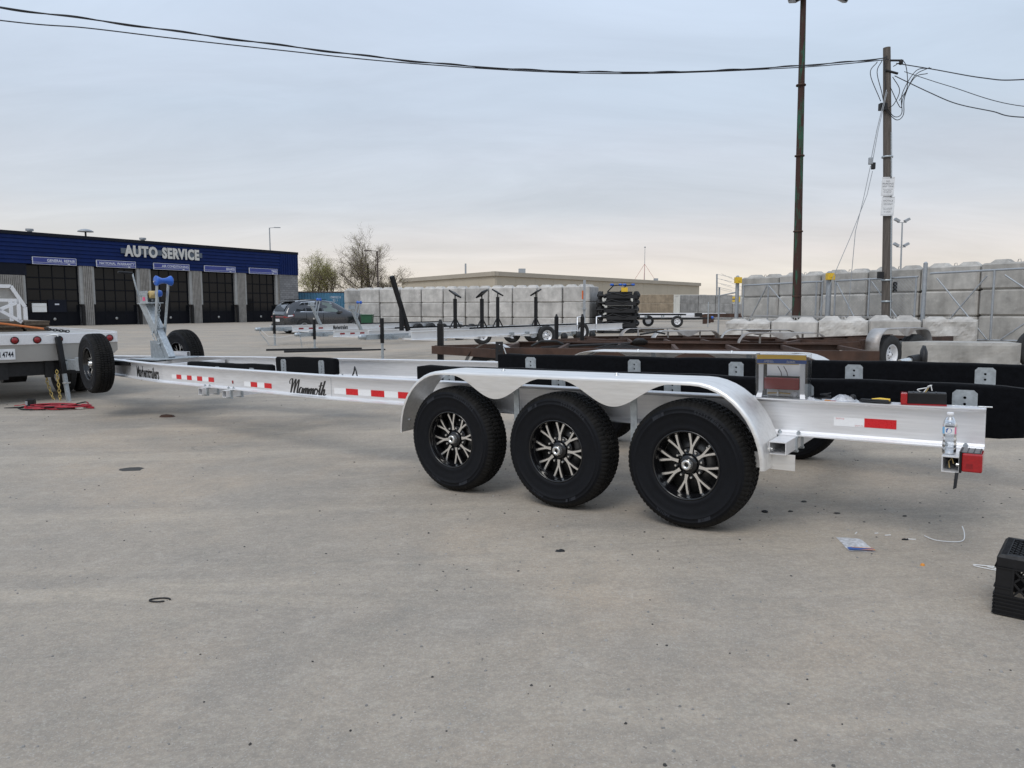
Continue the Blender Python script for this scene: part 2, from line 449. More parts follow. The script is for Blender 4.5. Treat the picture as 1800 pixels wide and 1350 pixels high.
def diamond():
    m, t, b = nodes('diamond_plate')
    co = mapped(t, (1,1,1))
    sp = t.nodes.new('ShaderNodeSeparateXYZ'); t.links.new(co, sp.inputs[0])
    w = t.nodes.new('ShaderNodeTexWave'); w.inputs['Scale'].default_value = 14; w.bands_direction = 'DIAGONAL'; t.links.new(mapped_from(t, co, (1,0,1)), w.inputs[0])
    w2 = t.nodes.new('ShaderNodeTexWave'); w2.inputs['Scale'].default_value = 14; w2.bands_direction = 'DIAGONAL'; t.links.new(mapped_from(t, co, (-1,0,1)), w2.inputs[0])
    mm = t.nodes.new('ShaderNodeMath'); mm.operation = 'MULTIPLY'; t.links.new(w.outputs['Fac'], mm.inputs[0]); t.links.new(w2.outputs['Fac'], mm.inputs[1])
    c = mixc(t, noise(t, co, 3, 5), (.34,.325,.30), (.46,.44,.41))
    t.links.new(c, b.inputs['Base Color']); b.inputs['Metallic'].default_value = .7; b.inputs['Roughness'].default_value = .5
    bump(t, b, noise(t, co, 75, 2), .5, .006)
    return m
DIAM = diamond()

def groundmat():
    m, t, b = nodes('dusty_concrete_yard')
    co = mapped(t)
    big = noise(t, co, .16, 5, .55, .4)
    c = mixc(t, mrange(t, big, .35, .65, 0, 1), (.345,.297,.244), (.430,.357,.276))
    bst = noise(t, co, .33, 4, .5, 1.2)
    c = mixc(t, mrange(t, bst, .46, .62, 0, .5), c, (.285,.250,.208))
    mid = noise(t, co, .75, 7, .62, .5)
    c = mixc(t, mrange(t, mid, .38, .60, .6, 0), c, (.285,.252,.214))
    warm = noise(t, co, .42, 5, .6)
    c = mixc(t, mrange(t, warm, .50, .66, 0, .7), c, (.46,.36,.262))
    # long tyre-dust drags across the yard
    dr = noise(t, mapped_from(t, co, (.22, 1.9, 1)), 1.0, 6, .6, .6)
    c = mixc(t, mrange(t, dr, .50, .66, 0, .45), c, (.53,.445,.345))
    dk = noise(t, mapped_from(t, co, (.12, 1.4, 1)), 1.3, 7, .65, .8)
    c = mixc(t, mrange(t, dk, .54, .68, 0, .5), c, (.25,.222,.19))
    m2 = noise(t, co, 4.2, 8, .72, .4)
    c = mixc(t, mrange(t, m2, .52, .68, 0, .38), c, (.49,.432,.362))
    c = mixc(t, mrange(t, m2, .32, .48, .38, 0), c, (.24,.22,.185))
    m3 = noise(t, mapped_from(t, co, (1, 1.6, 1)), 19, 6, .7, .3)
    c = mixc(t, mrange(t, m3, .50, .66, 0, .26), c, (.50,.455,.37))
    c = mixc(t, mrange(t, m3, .34, .50, .26, 0), c, (.22,.20,.17))
    ed = t.nodes.new('ShaderNodeTexVoronoi'); ed.feature = 'DISTANCE_TO_EDGE'; ed.inputs['Scale'].default_value = .22
    wv = t.nodes.new('ShaderNodeVectorMath'); wv.operation = 'ADD'; nv = t.nodes.new('ShaderNodeTexNoise'); nv.inputs['Scale'].default_value = 1.7; nv.inputs['Detail'].default_value = 6; t.links.new(co, nv.inputs['Vector'])
    sv = t.nodes.new('ShaderNodeVectorMath'); sv.operation = 'SCALE'; sv.inputs['Scale'].default_value = .8; t.links.new(nv.outputs['Color'], sv.inputs[0]); t.links.new(co, wv.inputs[0]); t.links.new(sv.outputs[0], wv.inputs[1]); t.links.new(wv.outputs[0], ed.inputs['Vector'])
    ck = t.nodes.new('ShaderNodeMath'); ck.operation = 'MULTIPLY'; t.links.new(mrange(t, ed.outputs['Distance'], .0005, .0016, .40, 0), ck.inputs[0]); t.links.new(mrange(t, noise(t, co, .5, 3), .55, .64, 0, 1), ck.inputs[1])
    c = mixc(t, ck.outputs[0], c, (.10,.095,.085))
    # fine aggregate
    f1 = noise(t, co, 60, 3, .7)
    c = mixc(t, mrange(t, f1, .42, .62, .28, 0), c, (.17,.16,.145))
    f2 = noise(t, co, 130, 2, .6)
    c = mixc(t, mrange(t, f2, .54, .70, 0, .40), c, (.50,.48,.44))
    # oil spots
    vo = t.nodes.new('ShaderNodeTexVoronoi'); vo.inputs['Scale'].default_value = .9; t.links.new(co, vo.inputs[0])
    dd = t.nodes.new('ShaderNodeMath'); dd.operation = 'ADD'; t.links.new(vo.outputs['Distance'], dd.inputs[0])
    t.links.new(mrange(t, noise(t, co, 7, 4), 0, 1, -.09, .09), dd.inputs[1])
    c = mixc(t, mrange(t, dd.outputs[0], .02, .065, .5, 0), c, (.14,.13,.118))
    t.links.new(c, b.inputs['Base Color'])
    t.links.new(mrange(t, mid, .3, .7, .80, .95), b.inputs['Roughness']); b.inputs['Specular IOR Level'].default_value = .25
    hs = t.nodes.new('ShaderNodeMath'); hs.operation = 'ADD'; t.links.new(noise(t, co, 90, 5, .7), hs.inputs[0]); t.links.new(noise(t, co, 9, 5, .6), hs.inputs[1])
    bump(t, b, hs.outputs[0], .55, .006)
    return m
GROUND = groundmat()
PEBBLE = mat('loose_grit', (.26,.25,.235), .9, 0, .5, 3)
PEBBLED = mat('dark_grit', (.045,.043,.04), .9, 0, .4, 3)
# ================================================================ THE SETTING
random.seed(7)
def axis_pts(lo, hi, fine_lo, fine_hi, step):
    p = []; x = fine_lo
    while x <= fine_hi: p.append(x); x += step
    a = fine_hi; st = step
    while a < hi: st *= 1.35; a += st; p.append(min(a, hi))
    a = fine_lo; st = step; q = []
    while a > lo: st *= 1.35; a -= st; q.append(max(a, lo))
    return q[::-1]+p
gx = axis_pts(-2500, 2500, -24, 24, .8); gy = axis_pts(-300, 4000, -4, 46, .8)
g = MB(); nx = len(gx)
g.add([(x, y, zg(x, y)) for y in gy for x in gx],
      [(j*nx+i, j*nx+i+1, (j+1)*nx+i+1, (j+1)*nx+i) for j in range(len(gy)-1) for i in range(nx-1)], 0, True)
struct(g.build('ground', GROUND))

# loose grit and chips: nobody could count it
def chip(mb, x, y, r, z=None, mat_=0, flat=.6):
    z = zg(x, y) if z is None else z
    n = 5; a0 = random.random()*6
    base = [(x+r*random.uniform(.7,1.2)*math.cos(a0+2*PI*k/n), y+r*random.uniform(.7,1.2)*math.sin(a0+2*PI*k/n), z-.001) for k in range(n)]
    top = [(x+(p[0]-x)*.55, y+(p[1]-y)*.55, z+r*flat*random.uniform(.6,1.2)) for p in base]
    mb.add(base+top, [tuple(range(n, 2*n))]+[(i, (i+1) % n, n+(i+1) % n, n+i) for i in range(n)], mat_)
peb = MB()
for i in range(5200):
    y = 1.5+22*random.random()**2.0
    x = random.uniform(-.85, .85)*y
    r = .0022+.0055*random.random()**3.5
    chip(peb, x, y, r*(1+.05*y), mat_=(1 if random.random() < .10 else 0))
for i in range(420):                         # dark crumbs round the wheels and the tail
    x = random.gauss(1.4, 1.6); y = random.gauss(5.2, 1.0)
    if y < 2.4: continue
    chip(peb, x, y, .003+.008*random.random()**3, mat_=1, flat=.35)
stuff(tag(peb.build('gravel', [PEBBLE, PEBBLED]), 'fine loose grit scattered over the concrete yard', 'gravel'))

# ---------------------------------------------------------------- workshop building (facade frame: x along, y out to the yard, z up)
LOT = Vector((.557,.83,0)).normalized()
BA = Vector((-34.95,50.5,0)); BY = Vector((LOT.y,-LOT.x,0))
BM = frame(BA, LOT, BY*-1)          # x = along the facade, y = into the building
bld = thing('workshop_building', 'long blue and grey auto service garage with five dark bay doors', 'building', M=BM)
T0, T1, TE = -7.0, 23.6, 25.73
mb = MB()                                                     # body and roof behind the facade
mb.box(T0, TE-.05, .5, 17, -.4, 6.3)
mb.build('back_wall', SPLITB, bld)
MB().box(T0, TE+.03, -.12, 17.1, 6.32, 6.40).box(T0, TE+.03, -.12, .1, 6.401, 6.55).build('roof', NAVYD, bld)
for i in range(7):                                            # lapped siding boards of the fascia
    z0 = 4.36+i*.283; m_ = MB()
    m_.add([(T0,.0-.02,z0+.285),(T1,-.02,z0+.285),(T1,-.075,z0+.01),(T0,-.075,z0+.01),(T0,.3,z0+.285),(T1,.3,z0+.285),(T1,.3,z0+.01),(T0,.3,z0+.01)],
           [(0,1,2,3),(4,7,6,5),(0,4,5,1),(3,2,6,7),(1,5,6,2),(0,3,7,4)])
    m_.build('siding_board', NAVY, bld)
rb = MB(); k = 0; x = T1+.01                                  # ribbed end panel
while x < TE-.02:
    rb.box(x, min(x+.13, TE), -.075-(.035 if k % 2 else 0), .3, 4.37, 6.33); x += .131; k += 1
rb.build('ribbed_panel', NAVY, bld)
MB().box(T1-.1, TE-.02, -.02, .45, -.4, 4.37).build('end_wall', SPLITB, bld)
MB().box(T0, 1.95, -.01, .45, 3.55, 4.36).build('lintel', NAVYD, bld)

def pillar(x0, x1, z1=4.36):
    m_ = MB(); n_ = max(3, int((x1-x0)/.115)); w = (x1-x0)/n_
    m_.box(x0, x1, .0, .5, -.4, z1)
    for i_ in range(n_): m_.box(x0+i_*w+.012, x0+(i_+1)*w-.03, -.055, .01, -.4, z1-.004)
    m_.build('pillar', PILLAR, bld)
    j = MB(); j.box(x1-.002, x1+.16, .05, .3, 1.55, z1-.004); j.build('door_jamb', JAMB, bld)
    j = MB(); j.box(x0-.26, x0+.002, .03, .3, 1.55, z1-.004); j.build('door_jamb', JAMB, bld)
    b_ = MB(); b_.cyl((x0-.18,-.1,-.2), (x0-.18,-.1,1.5), .11, 10); b_.build('bollard_post', BLKP, bld)
pillar(-2.6, 1.7, 3.54)
for a, b_ in ((5.75,6.42), (10.1,10.83), (14.6,15.38), (18.98,19.78)): pillar(a, b_)
pillar(23.37, 23.55)
doors = [(1.98,5.46,4), (6.6,9.8,4), (11.0,14.3,4), (15.55,18.7,4), (19.95,23.1,4)]
pane_me = {}
for di, (a, b_, nc) in enumerate(doors):
    fr_ = MB(); w = (b_-a)/nc; rows = [0, .95, 1.78, 2.6, 3.42, 4.3]
    fr_.box(a-.03, b_+.03, .32, .36, 0, 4.36)
    for r_ in range(6): fr_.box(a, b_, .24, .321, rows[r_]-.045 if r_ else 0, rows[r_]+.045)
    for c_ in range(nc+1): fr_.box(a+c_*w-.03, a+c_*w+.03, .243, .322, .05, 4.3)
    fr_.box(a+.02, b_-.02, .255, .3, .04, .9)
    door = fr_.build('garage_door', DOORF, bld)
    for r_ in range(1, 5):
        for c_ in range(nc):
            p_ = MB(); p_.box(a+c_*w+.032, a+(c_+1)*w-.032, .275, .285, rows[r_]+.048, rows[r_+1]-.048)
            p_.build('pane', GLASSD, door)
    em = MB(); em.lathe([(0,.0),(.10,.0),(.10,.012),(0,.02)], 14, 0, Matrix.Translation((( a+b_)/2, .24, .47)) @ Matrix.Rotation(PI, 4, 'Z'))
    em.build('round_latch', JAMB, door)
# things seen through the first door's lower panes
tag(MB().box(0,.95,0,.35,0,.62).box(.05,.9,-.02,0,.40,.60).build('tool_cabinet', WHITE, M=BM @ Matrix.Translation((2.25,.20,.98)), bevel=.02), 'white cabinet glimpsed behind the leftmost bay door', 'cabinet')
crt = MB(); crt.box(0,1.25,0,.05,0,.9); crt.box(.45,.75,-.012,0,.52,.62,1)
tag(crt.build('work_cart', [NAVYD, SIGNW], M=BM @ Matrix.Translation((3.3,.19,.96)), bevel=.01), 'dark cart with pale label behind the leftmost bay door', 'cart')

def fac(x, z, y=-.08): return frame((x, y, z), (1,0,0), (0,0,1))
ltr = MB(); ltr.box(8.62, 15.5, -.15, -.07, 5.46, 5.86); ltr.build('letter_raceway', LETBACK, bld)
text('lettering', 'AUTO', LETTER, bld, fac(10.2, 5.62, -.2), size=1.12, xs=.78, bold=.052, depth=.03, spacing=1.12)
text('lettering', 'SERVICE', LETTER, bld, fac(13.55, 5.62, -.2), size=1.12, xs=.72, bold=.052, depth=.03, spacing=1.13)
for (a, b_), w_ in zip(((2.31,5.25),(6.7,9.7),(11.16,14.27),(15.66,18.71),(20.14,23.23)), ('GENERAL REPAIR','NATIONAL WARRANTY','AIR CONDITIONING','BRAKES','TIRES')):
    s_ = MB(); s_.box(a, b_, -.16, -.08, 4.34, 4.85)
    sg = s_.build('sign_board', SIGNW, bld)
    MB().box(a+.035, b_-.035, -.166, -.159, 4.49, 4.82).build('sign_face', SIGNF, sg)
    MB().box(a+.035, b_-.035, -.166, -.159, 4.37, 4.465).build('sign_stripe', SIGNF, sg)
    MB().box(b_-.62, b_-.45, -.171, -.166, 4.385, 4.44).build('sign_mark', SIGNW, sg)
    me_ = text_mesh(w_, size=.27, xs=.92, bold=.006, align='RIGHT'); me_.materials.clear(); me_.materials.append(SIGNW)
    obj('sign_text', me_, sg, M=fac(b_-.09, 4.62, -.169))
for t_ in (3.4, 11.9):
    v_ = MB(); v_.cyl((0,0,6.3),(0,0,6.85),.16,10); v_.cyl((0,0,6.85),(0,0,7.0),.26,10)
    v_.build('roof_vent', GALV_W, bld, loc=(t_, 2.5, 0))

# lamps and bare tree-tops behind the building
lamp = thing('mushroom_lamp', 'round shaded area lamp above the blue garage roof', 'lamp', (BM @ Vector((16.6, 21, -.1))))
MB().cyl((0,0,0),(0,0,9.0),.09,8).build('pole', BLKM, lamp)
MB().lathe([(.02,.0),(.75,.0),(.70,.10),(.4,.24),(.05,.3)], 16, 0, Matrix.Translation((0,0,9.0)) @ Matrix.Rotation(PI/2, 4, 'X')).build('lamp_shade', GALV_W, lamp)
LAMPB = mat('brown_lamp_paint', (.06,.04,.03), .6)
def arm_lamp(x, y, h, label, a=1, GALV_W=GALV_W):
    l_ = thing('street_lamp', label, 'street lamp', (x, y, zg(0, y)))
    MB().cyl((0,0,0),(0,0,h),.12,8,r2=.07).build('pole', GALV_W, l_)
    MB().bar((0,0,h-.03),(a*.75,0,h+.02),.06,.06).build('arm', GALV_W, l_)
    MB().box(min(a*.6,a*1.4), max(a*.6,a*1.4), -.16, .16, h-.02, h+.08).build('lamp_head', GALV_W, l_, bevel=.03)
    return l_
arm_lamp(-31.3, 97, 11.5, 'slim blue-grey street lamp standing behind the garage roof')
arm_lamp(-14.2, 79, 7.2, 'brown street lamp in front of the bare tree', -1, LAMPB)

# ---------------------------------------------------------------- trees
def tree(loc, h, spread, seed, label, nleaf, leaf, group='budding trees behind the yard', stems=1, levels=4, lsz=.12):
    rs = random.Random(seed)
    root = thing('budding_tree', label, 'tree', loc, 0, group)
    limbs = MB(); tw = MB(); tips = []
    def grow(p, d, ln, r, lv):
        pts = [p]; rr = [r]; n_ = 4
        for i_ in range(n_):
            d = (d+Vector((rs.gauss(0,.13), rs.gauss(0,.13), rs.gauss(.03,.08)))).normalized()
            p = p+d*ln/n_; pts.append(p); rr.append(r*(1-.45*(i_+1)/n_))
        (limbs if lv <= 1 else tw).tube(pts, rr, 6 if lv <= 1 else 3, caps=False)
        if lv >= levels:
            tips.extend(pts[1:]); return
        for i_ in range(rs.randint(6, 8) if lv == 0 else (rs.randint(4, 6) if lv == 1 else rs.randint(3, 5))):
            f = rs.uniform(.3, 1.0); q = pts[0].lerp(pts[-1], f) if False else pts[min(n_, int(f*n_)+0)]
            ax = Vector((rs.gauss(0,1), rs.gauss(0,1), rs.gauss(0,.5))).normalized()
            nd = (d*rs.uniform(.45,.9)+ax*rs.uniform(.45,.85)*spread+Vector((0,0,.22))).normalized()
            grow(q, nd, ln*rs.uniform(.48,.72), rr[-1]*rs.uniform(.42,.66)+.004, lv+1)
    for s_ in range(stems):
        grow(Vector((rs.uniform(-.5,.5)*(stems > 1), rs.uniform(-.5,.5)*(stems > 1), 0)), Vector((rs.gauss(0,.12), rs.gauss(0,.12), 1)).normalized(), h*.40, h*.016/stems**.5, 0)
    limbs.build('trunk', BARK, root)
    for i_ in range(nleaf):
        q = rs.choice(tips)+Vector((rs.gauss(0,.16), rs.gauss(0,.16), rs.gauss(0,.16)))
        a = Vector((rs.gauss(0,1), rs.gauss(0,1), rs.gauss(0,1))).normalized()*lsz*rs.uniform(.5,1.2); b_ = a.orthogonal().normalized()*lsz*.5
        tw.add([q-a*.5, q+b_*.5, q+a*.5, q-b_*.5], [(0,1,2,3)], 1)
    tw.build('crown', [TWIG, leaf], root)
    return root
tree((-16.8,86,0), 17.0, 1.3, 3, 'large bare tree just coming into leaf behind the blue container', 4200, LEAF, lsz=.11, levels=5, stems=2)
tree((-24.2,90,0), 12.6, 1.0, 5, 'smaller yellow-green tree at the corner of the garage', 5200, LEAF, stems=2, lsz=.13)
tree((-21.2,88,0), 11.0, 1.1, 11, 'low leafy tree between the garage corner and the large bare tree', 4200, LEAF, stems=2, lsz=.13)
tree((-14.0,90,0), 10.0, 1.3, 14, 'sparse reddish-brown tree right of the large bare tree', 1500, LEAF, stems=2, lsz=.11, levels=5)
tree((-39.0,104,0), 11.8, .6, 21, 'thin bare tree top showing above the middle of the garage roof', 100, LEAF, levels=3)
tree((-33.0,104,0), 10.0, .7, 23, 'small bare tree top showing near the end of the garage roof', 100, LEAF, levels=3)
tree((77,250,0), 9.5, .9, 26, 'tiny far bare tree beside the fence post', 300, LEAF, levels=3, lsz=.3)

# ---------------------------------------------------------------- beige warehouse
wh = thing('warehouse', 'long low beige warehouse behind the concrete block wall', 'building', (0,0,0))
wp = [(-26,176), (-3.2,140), (52,207)]
for (a, b_) in ((0,1),(1,2)):
    p, q = Vector((*wp[a],0)), Vector((*wp[b_],0)); d_ = (q-p).normalized(); n_ = Vector((-d_.y,d_.x,0))
    Mx = frame(p, d_, n_); ln = (q-p).length; nn = int(ln/6); w_ = ln/nn
    for i_ in range(nn):
        MB().box(i_*w_+.02, (i_+1)*w_-.02, 0, .5, -.5, 7.15).build('wall_panel', BEIGE, wh, M=Mx)
    MB().box(-.35, ln+.35, -.35, .6, 7.17, 8.0).build('roof_edge', BEIGE_D, wh, M=Mx)
rf = MB(); rf.add([(-26,176,7.9),(-3.2,140,7.9),(52,207,7.9),(30,245,7.9)], [(0,1,2,3)]); rf.build('roof', BEIGE_D, wh)
MB().cyl((0,0,7.9),(0,0,10.2),.18,8).build('chimney_pipe', GALV_W, wh, loc=(-9.5,153,0))
MB().box(-.7,.7,-.7,.7,7.9,9.0).build('roof_unit', GALV_W, wh, loc=(2,150,0))
MB().box(-.5,.5,-.5,.5,7.9,8.7).build('roof_unit', GALV_W, wh, loc=(37,192,0))
ant = thing('radio_mast', 'thin radio mast rising above the beige warehouse roof', 'antenna', (37.6, 212, 0))
MB().cyl((0,0,0),(0,0,18.2),.13,6,r2=.06).build('mast', GALV_W, ant)
MB().lathe([(0,-.15),(.22,-.1),(.22,.1),(0,.15)], 8, 0, Matrix.Translation((0,0,18.2))).build('mast_tip', GALV_W, ant)
for a in range(3):
    MB().cyl((0,0,13.5),(4.2*math.cos(a*2.1+.3),4.2*math.sin(a*2.1+.3),8),.05,4).build('stay', FADED, ant)

# ---------------------------------------------------------------- blue shipping container
def container(M_, L_, W_, H_, paint, label, name='shipping_container', txt=None, frame_mat=None, pitch=.28):
    c_ = thing(name, label, 'container', M=M_)
    fm = frame_mat or paint
    s_ = MB(); x = .1; k = 0
    vs_ = []; 
    while x < L_-.1: vs_.append((x, .0 if k % 4 in (0,1) else .045)); x += pitch*(.32 if k % 2 == 0 else .18); k += 1
    vs_.append((L_-.1, 0))
    for yy, sg_ in ((0,1),(W_,-1)):
        pts = [(a, yy+sg_*b_+sg_*.02, .16) for a, b_ in vs_]+[(a, yy+sg_*b_+sg_*.02, H_-.1) for a, b_ in vs_]; n_ = len(vs_)
        s_.add(pts, [(i_, i_+1, n_+i_+1, n_+i_) for i_ in range(n_-1)])
    s_.build('side_wall', paint, c_)
    f_ = MB()
    for x in (0, L_-.12):
        for y in (0, W_-.12): f_.box(x, x+.12, y, y+.12, 0, H_)
    for z in (.02, H_-.12):
        f_.box(.121, L_-.121, 0, .1, z, z+.12); f_.box(.121, L_-.121, W_-.1, W_, z, z+.12)
        f_.box(0, .1, .121, W_-.121, z, z+.12); f_.box(L_-.1, L_, .121, W_-.121, z, z+.12)
    f_.build('corner_frame', fm, c_)
    MB().box(.1, L_-.1, .1, W_-.1, H_-.06, H_-.02).build('roof', paint, c_)
    for x in (.02, L_-.06):
        MB().box(x, x+.04, .12, W_/2-.01, .14, H_-.12).build('door', paint, c_)
        MB().box(x, x+.04, W_/2+.01, W_-.12, .14, H_-.12).build('door', paint, c_)
    if txt:
        for i_, (w_, px_) in enumerate(txt):
            text('lettering', w_, SIGNW, c_, frame((px_, -.004, H_*.80-i_*.32), (1,0,0), (0,0,1)), size=.3)
    return c_
cM = frame((-21.7,74.6,-.05), (.99,.14,0), (-.14,.99,0))
container(cM, 4.95, 2.44, 2.95, CONT, 'ribbed blue shipping container beside the garage corner', txt=(('138052 0',3.9),('22 1',3.9)), frame_mat=mat('rusty_container_frame',(.075,.055,.05),.7,0,.3,3))
container(frame((-16.55,74.9,-.05), (.99,.14,0), (-.14,.99,0)), 6.06, 2.44, 2.9, CONT, 'second blue container half hidden by the block wall')

# ---------------------------------------------------------------- concrete blocks
def block_mesh(L_, D_, H_, nubs, ch=.03, rough=0.0, seed=0, dark=None, nh=.105):
    rs = random.Random(seed); m_ = MB()
    if rough:
        # front face carried as a lumpy sheet, others plain
        nx_, nz_ = 26, 12; vs_ = []
        for k_ in range(nz_+1):
            for i_ in range(nx_+1):
                ed = i_ in (0, nx_) or k_ in (0, nz_)
                q_ = Vector((L_*i_/nx_*3.2+seed*7.3, seed*3.1, H_*k_/nz_*3.2))
                vs_.append((L_*i_/nx_, -(0 if ed else max(0, .55+.9*mnoise.fractal(q_, 1.0, 2.1, 4))*rough), H_*k_/nz_))
        m_.add(vs_, [(k_*(nx_+1)+i_, k_*(nx_+1)+i_+1, (k_+1)*(nx_+1)+i_+1, (k_+1)*(nx_+1)+i_) for k_ in range(nz_) for i_ in range(nx_)])
        m_.add([(0,0,0),(L_,0,0),(L_,0,H_),(0,0,H_),(0,D_,0),(L_,D_,0),(L_,D_,H_),(0,D_,H_)], [(1,5,6,2),(0,3,7,4),(3,2,6,7),(5,4,7,6),(0,4,5,1)])
    else:
        c_ = ch
        def ring(k, z): return [(k,c_ if 0 else k,z)]
        def oct_(k, z):
            return [(c_+k,k,z),(L_-c_-k,k,z),(L_-k,c_+k,z),(L_-k,D_-c_-k,z),(L_-c_-k,D_-k,z),(c_+k,D_-k,z),(k,D_-c_-k,z),(k,c_+k,z)]
        rg = [oct_(c_,0), oct_(0,c_), oct_(0,H_-c_), oct_(c_,H_)]
        vs_ = sum(rg, []); fs = [tuple(range(8))[::-1], tuple(range(24,32))]
        for r_ in range(3):
            for i_ in range(8):
                j_ = (i_+1) % 8; fs.append((r_*8+i_, r_*8+j_, r_*8+8+j_, r_*8+8+i_))
        m_.add(vs_, fs)
    for i_ in range(nubs):
        cx_ = L_*(i_+.5)/nubs; a, b_, h_ = .27, .16, nh
        cy_ = D_/2
        d0, d1 = .20, .12
        m_.add([(cx_-a,cy_-d0,H_-.002),(cx_+a,cy_-d0,H_-.002),(cx_+a,cy_+d0,H_-.002),(cx_-a,cy_+d0,H_-.002),(cx_-b_,cy_-d1,H_+h_),(cx_+b_,cy_-d1,H_+h_),(cx_+b_,cy_+d1,H_+h_),(cx_-b_,cy_+d1,H_+h_)],
               [(4,5,6,7),(0,1,5,4),(1,2,6,5),(2,3,7,6),(3,0,4,7)])
        if nubs == 2 and i_ == 0:
            m_.tube([(L_/2-.05,cy_,H_-.01),(L_/2-.03,cy_,H_+.09),(L_/2+.03,cy_,H_+.09),(L_/2+.05,cy_,H_-.01)], .012, 4)
    return m_
def block_wall(P, Q, n, courses, L_gap, D_, H_, material, where, group, z0, ch=.03, jitter=.02, back=(0,1), seed=0):
    P, Q = Vector((*P,0)), Vector((*Q,0)); d_ = (Q-P).normalized(); ln = (Q-P).length/n
    inward = Vector((-d_.y, d_.x, 0))
    if inward.y < 0: inward = -inward
    top = block_mesh(ln-L_gap, D_, H_-.006, 2, ch, seed=seed).mesh('concrete_block', material)
    low = block_mesh(ln-L_gap, D_, H_-.006, 0, ch, seed=seed).mesh('concrete_block', material)
    rs = random.Random(seed); cw = ['bottom','middle','top'] if courses == 3 else ['bottom','top']
    for c_ in range(courses):
        for i_ in range(n):
            o = bpy.data.objects.new('concrete_block', top if c_ == courses-1 else low); C.objects.link(o)
            p = P+d_*(ln*i_+L_gap/2)
            zz = z0(p.x+d_.x*ln/2, p.y+d_.y*ln/2)
            M_ = frame((p.x, p.y, zz+c_*H_), d_, inward)
            o.matrix_world = M_ @ Matrix.Translation((0, rs.uniform(-jitter,jitter), 0)) @ Matrix.Rotation(rs.uniform(-.006,.006), 4, 'Z')
            tag(o, 'concrete block, %s from left in %s course of the %s' % (ORD[i_], cw[c_], where), 'concrete block', group)
block_wall((-8.62,42.0), (3.7,36.0), 10, 3, .06, .76, .765, CONC_L, 'pale wall behind the trailers', 'blocks of the pale wall', lambda x, y: .03+.02*(x+8)/12, ch=.04, seed=1)
# end return of that wall
for c_ in range(3):
    o = block_mesh(1.30, .76, .759, 2 if c_ == 2 else 0, .035).build('concrete_block', CONC_L, M=frame((3.75,35.98,.05+.765*c_), (.44,.90,0), (-.90,.44,0)))
    tag(o, 'cast concrete block, %s of the stack closing the right end of the pale wall' % ('bottom','middle','top')[c_], 'concrete block', 'blocks of the pale wall')
for c_ in range(3):
    o = block_mesh(1.30, .76, .759, 2 if c_ == 2 else 0, .035).build('concrete_block', CONC_L, M=frame((-9.4,42.5,.02+.765*c_), (.9,.44,0), (-.44,.9,0)))
    tag(o, 'cast concrete block, %s of the stack at the far left end of the pale wall' % ('bottom','middle','top')[c_], 'concrete block', 'blocks of the pale wall')
block_wall((8.97,29.3), (16.63,17.58), 8, 3, .05, .76, .765, CONC, 'tall grey wall behind the gate', 'blocks of the tall grey wall', lambda x, y: .17+.028*(x-9), ch=.05, seed=2)
for i_ in range(8): pass
# low row, rough faces alternate with smooth ones
lowd = Vector((12.6-6.63, 20-23, 0)); lown = 5; lowl = lowd.length/lown; lowu = lowd.normalized()
for i_ in range(lown):
    rough = (.07 if i_ in (0, 2, 4) else 0)
    p = Vector((6.63,23,0))+lowu*lowl*i_
    m_ = block_mesh(lowl-.03, .76, .76, 2, .04, rough, seed=40+i_, nh=.075)
    o = m_.build('concrete_block', CONC_L, M=frame((p.x, p.y, .13+.025*i_), lowu, Vector((-lowu.y,lowu.x,0))))
    tag(o, '%s concrete block, %s from the left in the low row before the gate' % ('rough-faced' if rough else 'smooth', ORD[i_]), 'concrete block', 'low row of blocks')
for i_ in range(3):
    p = Vector((8.2,23.35,0))+lowu*1.36*i_
    o = block_mesh(1.3, .76, .76, 2, .05, seed=60).build('concrete_block', CONC_L, M=frame((p.x, p.y, .16+.03*i_), lowu, Vector((-lowu.y,lowu.x,0))))
    tag(o, 'concrete block standing behind the low row, %s from the left' % ORD[i_], 'concrete block', 'second row of low blocks')
tag(MB().box(0,4.6,0,1.3,0,.06).build('concrete_slab', CONC_G, M=frame((7.75,24.05,.985), lowu, Vector((-lowu.y,lowu.x,.0)))), 'flat dark slab lying behind the low block row at the poles', 'slab')
o = block_mesh(1.80, .62, .60, 0, .03, .028, seed=77).build('concrete_block', CONC, M=frame((6.72,12.75,.13), (.965,-.26,0), (.26,.965,0)))
tag(o, 'single rough grey concrete block standing alone behind the black bunks', 'concrete block')
o = block_mesh(1.3, .6, .60, 0, .03, .03, seed=78).build('concrete_block', CONC, M=frame((2.05,9.3,.05), (1,-.05,0), (.05,1,0)))
tag(o, 'pale flat-topped concrete block seen through the far fender', 'concrete block')

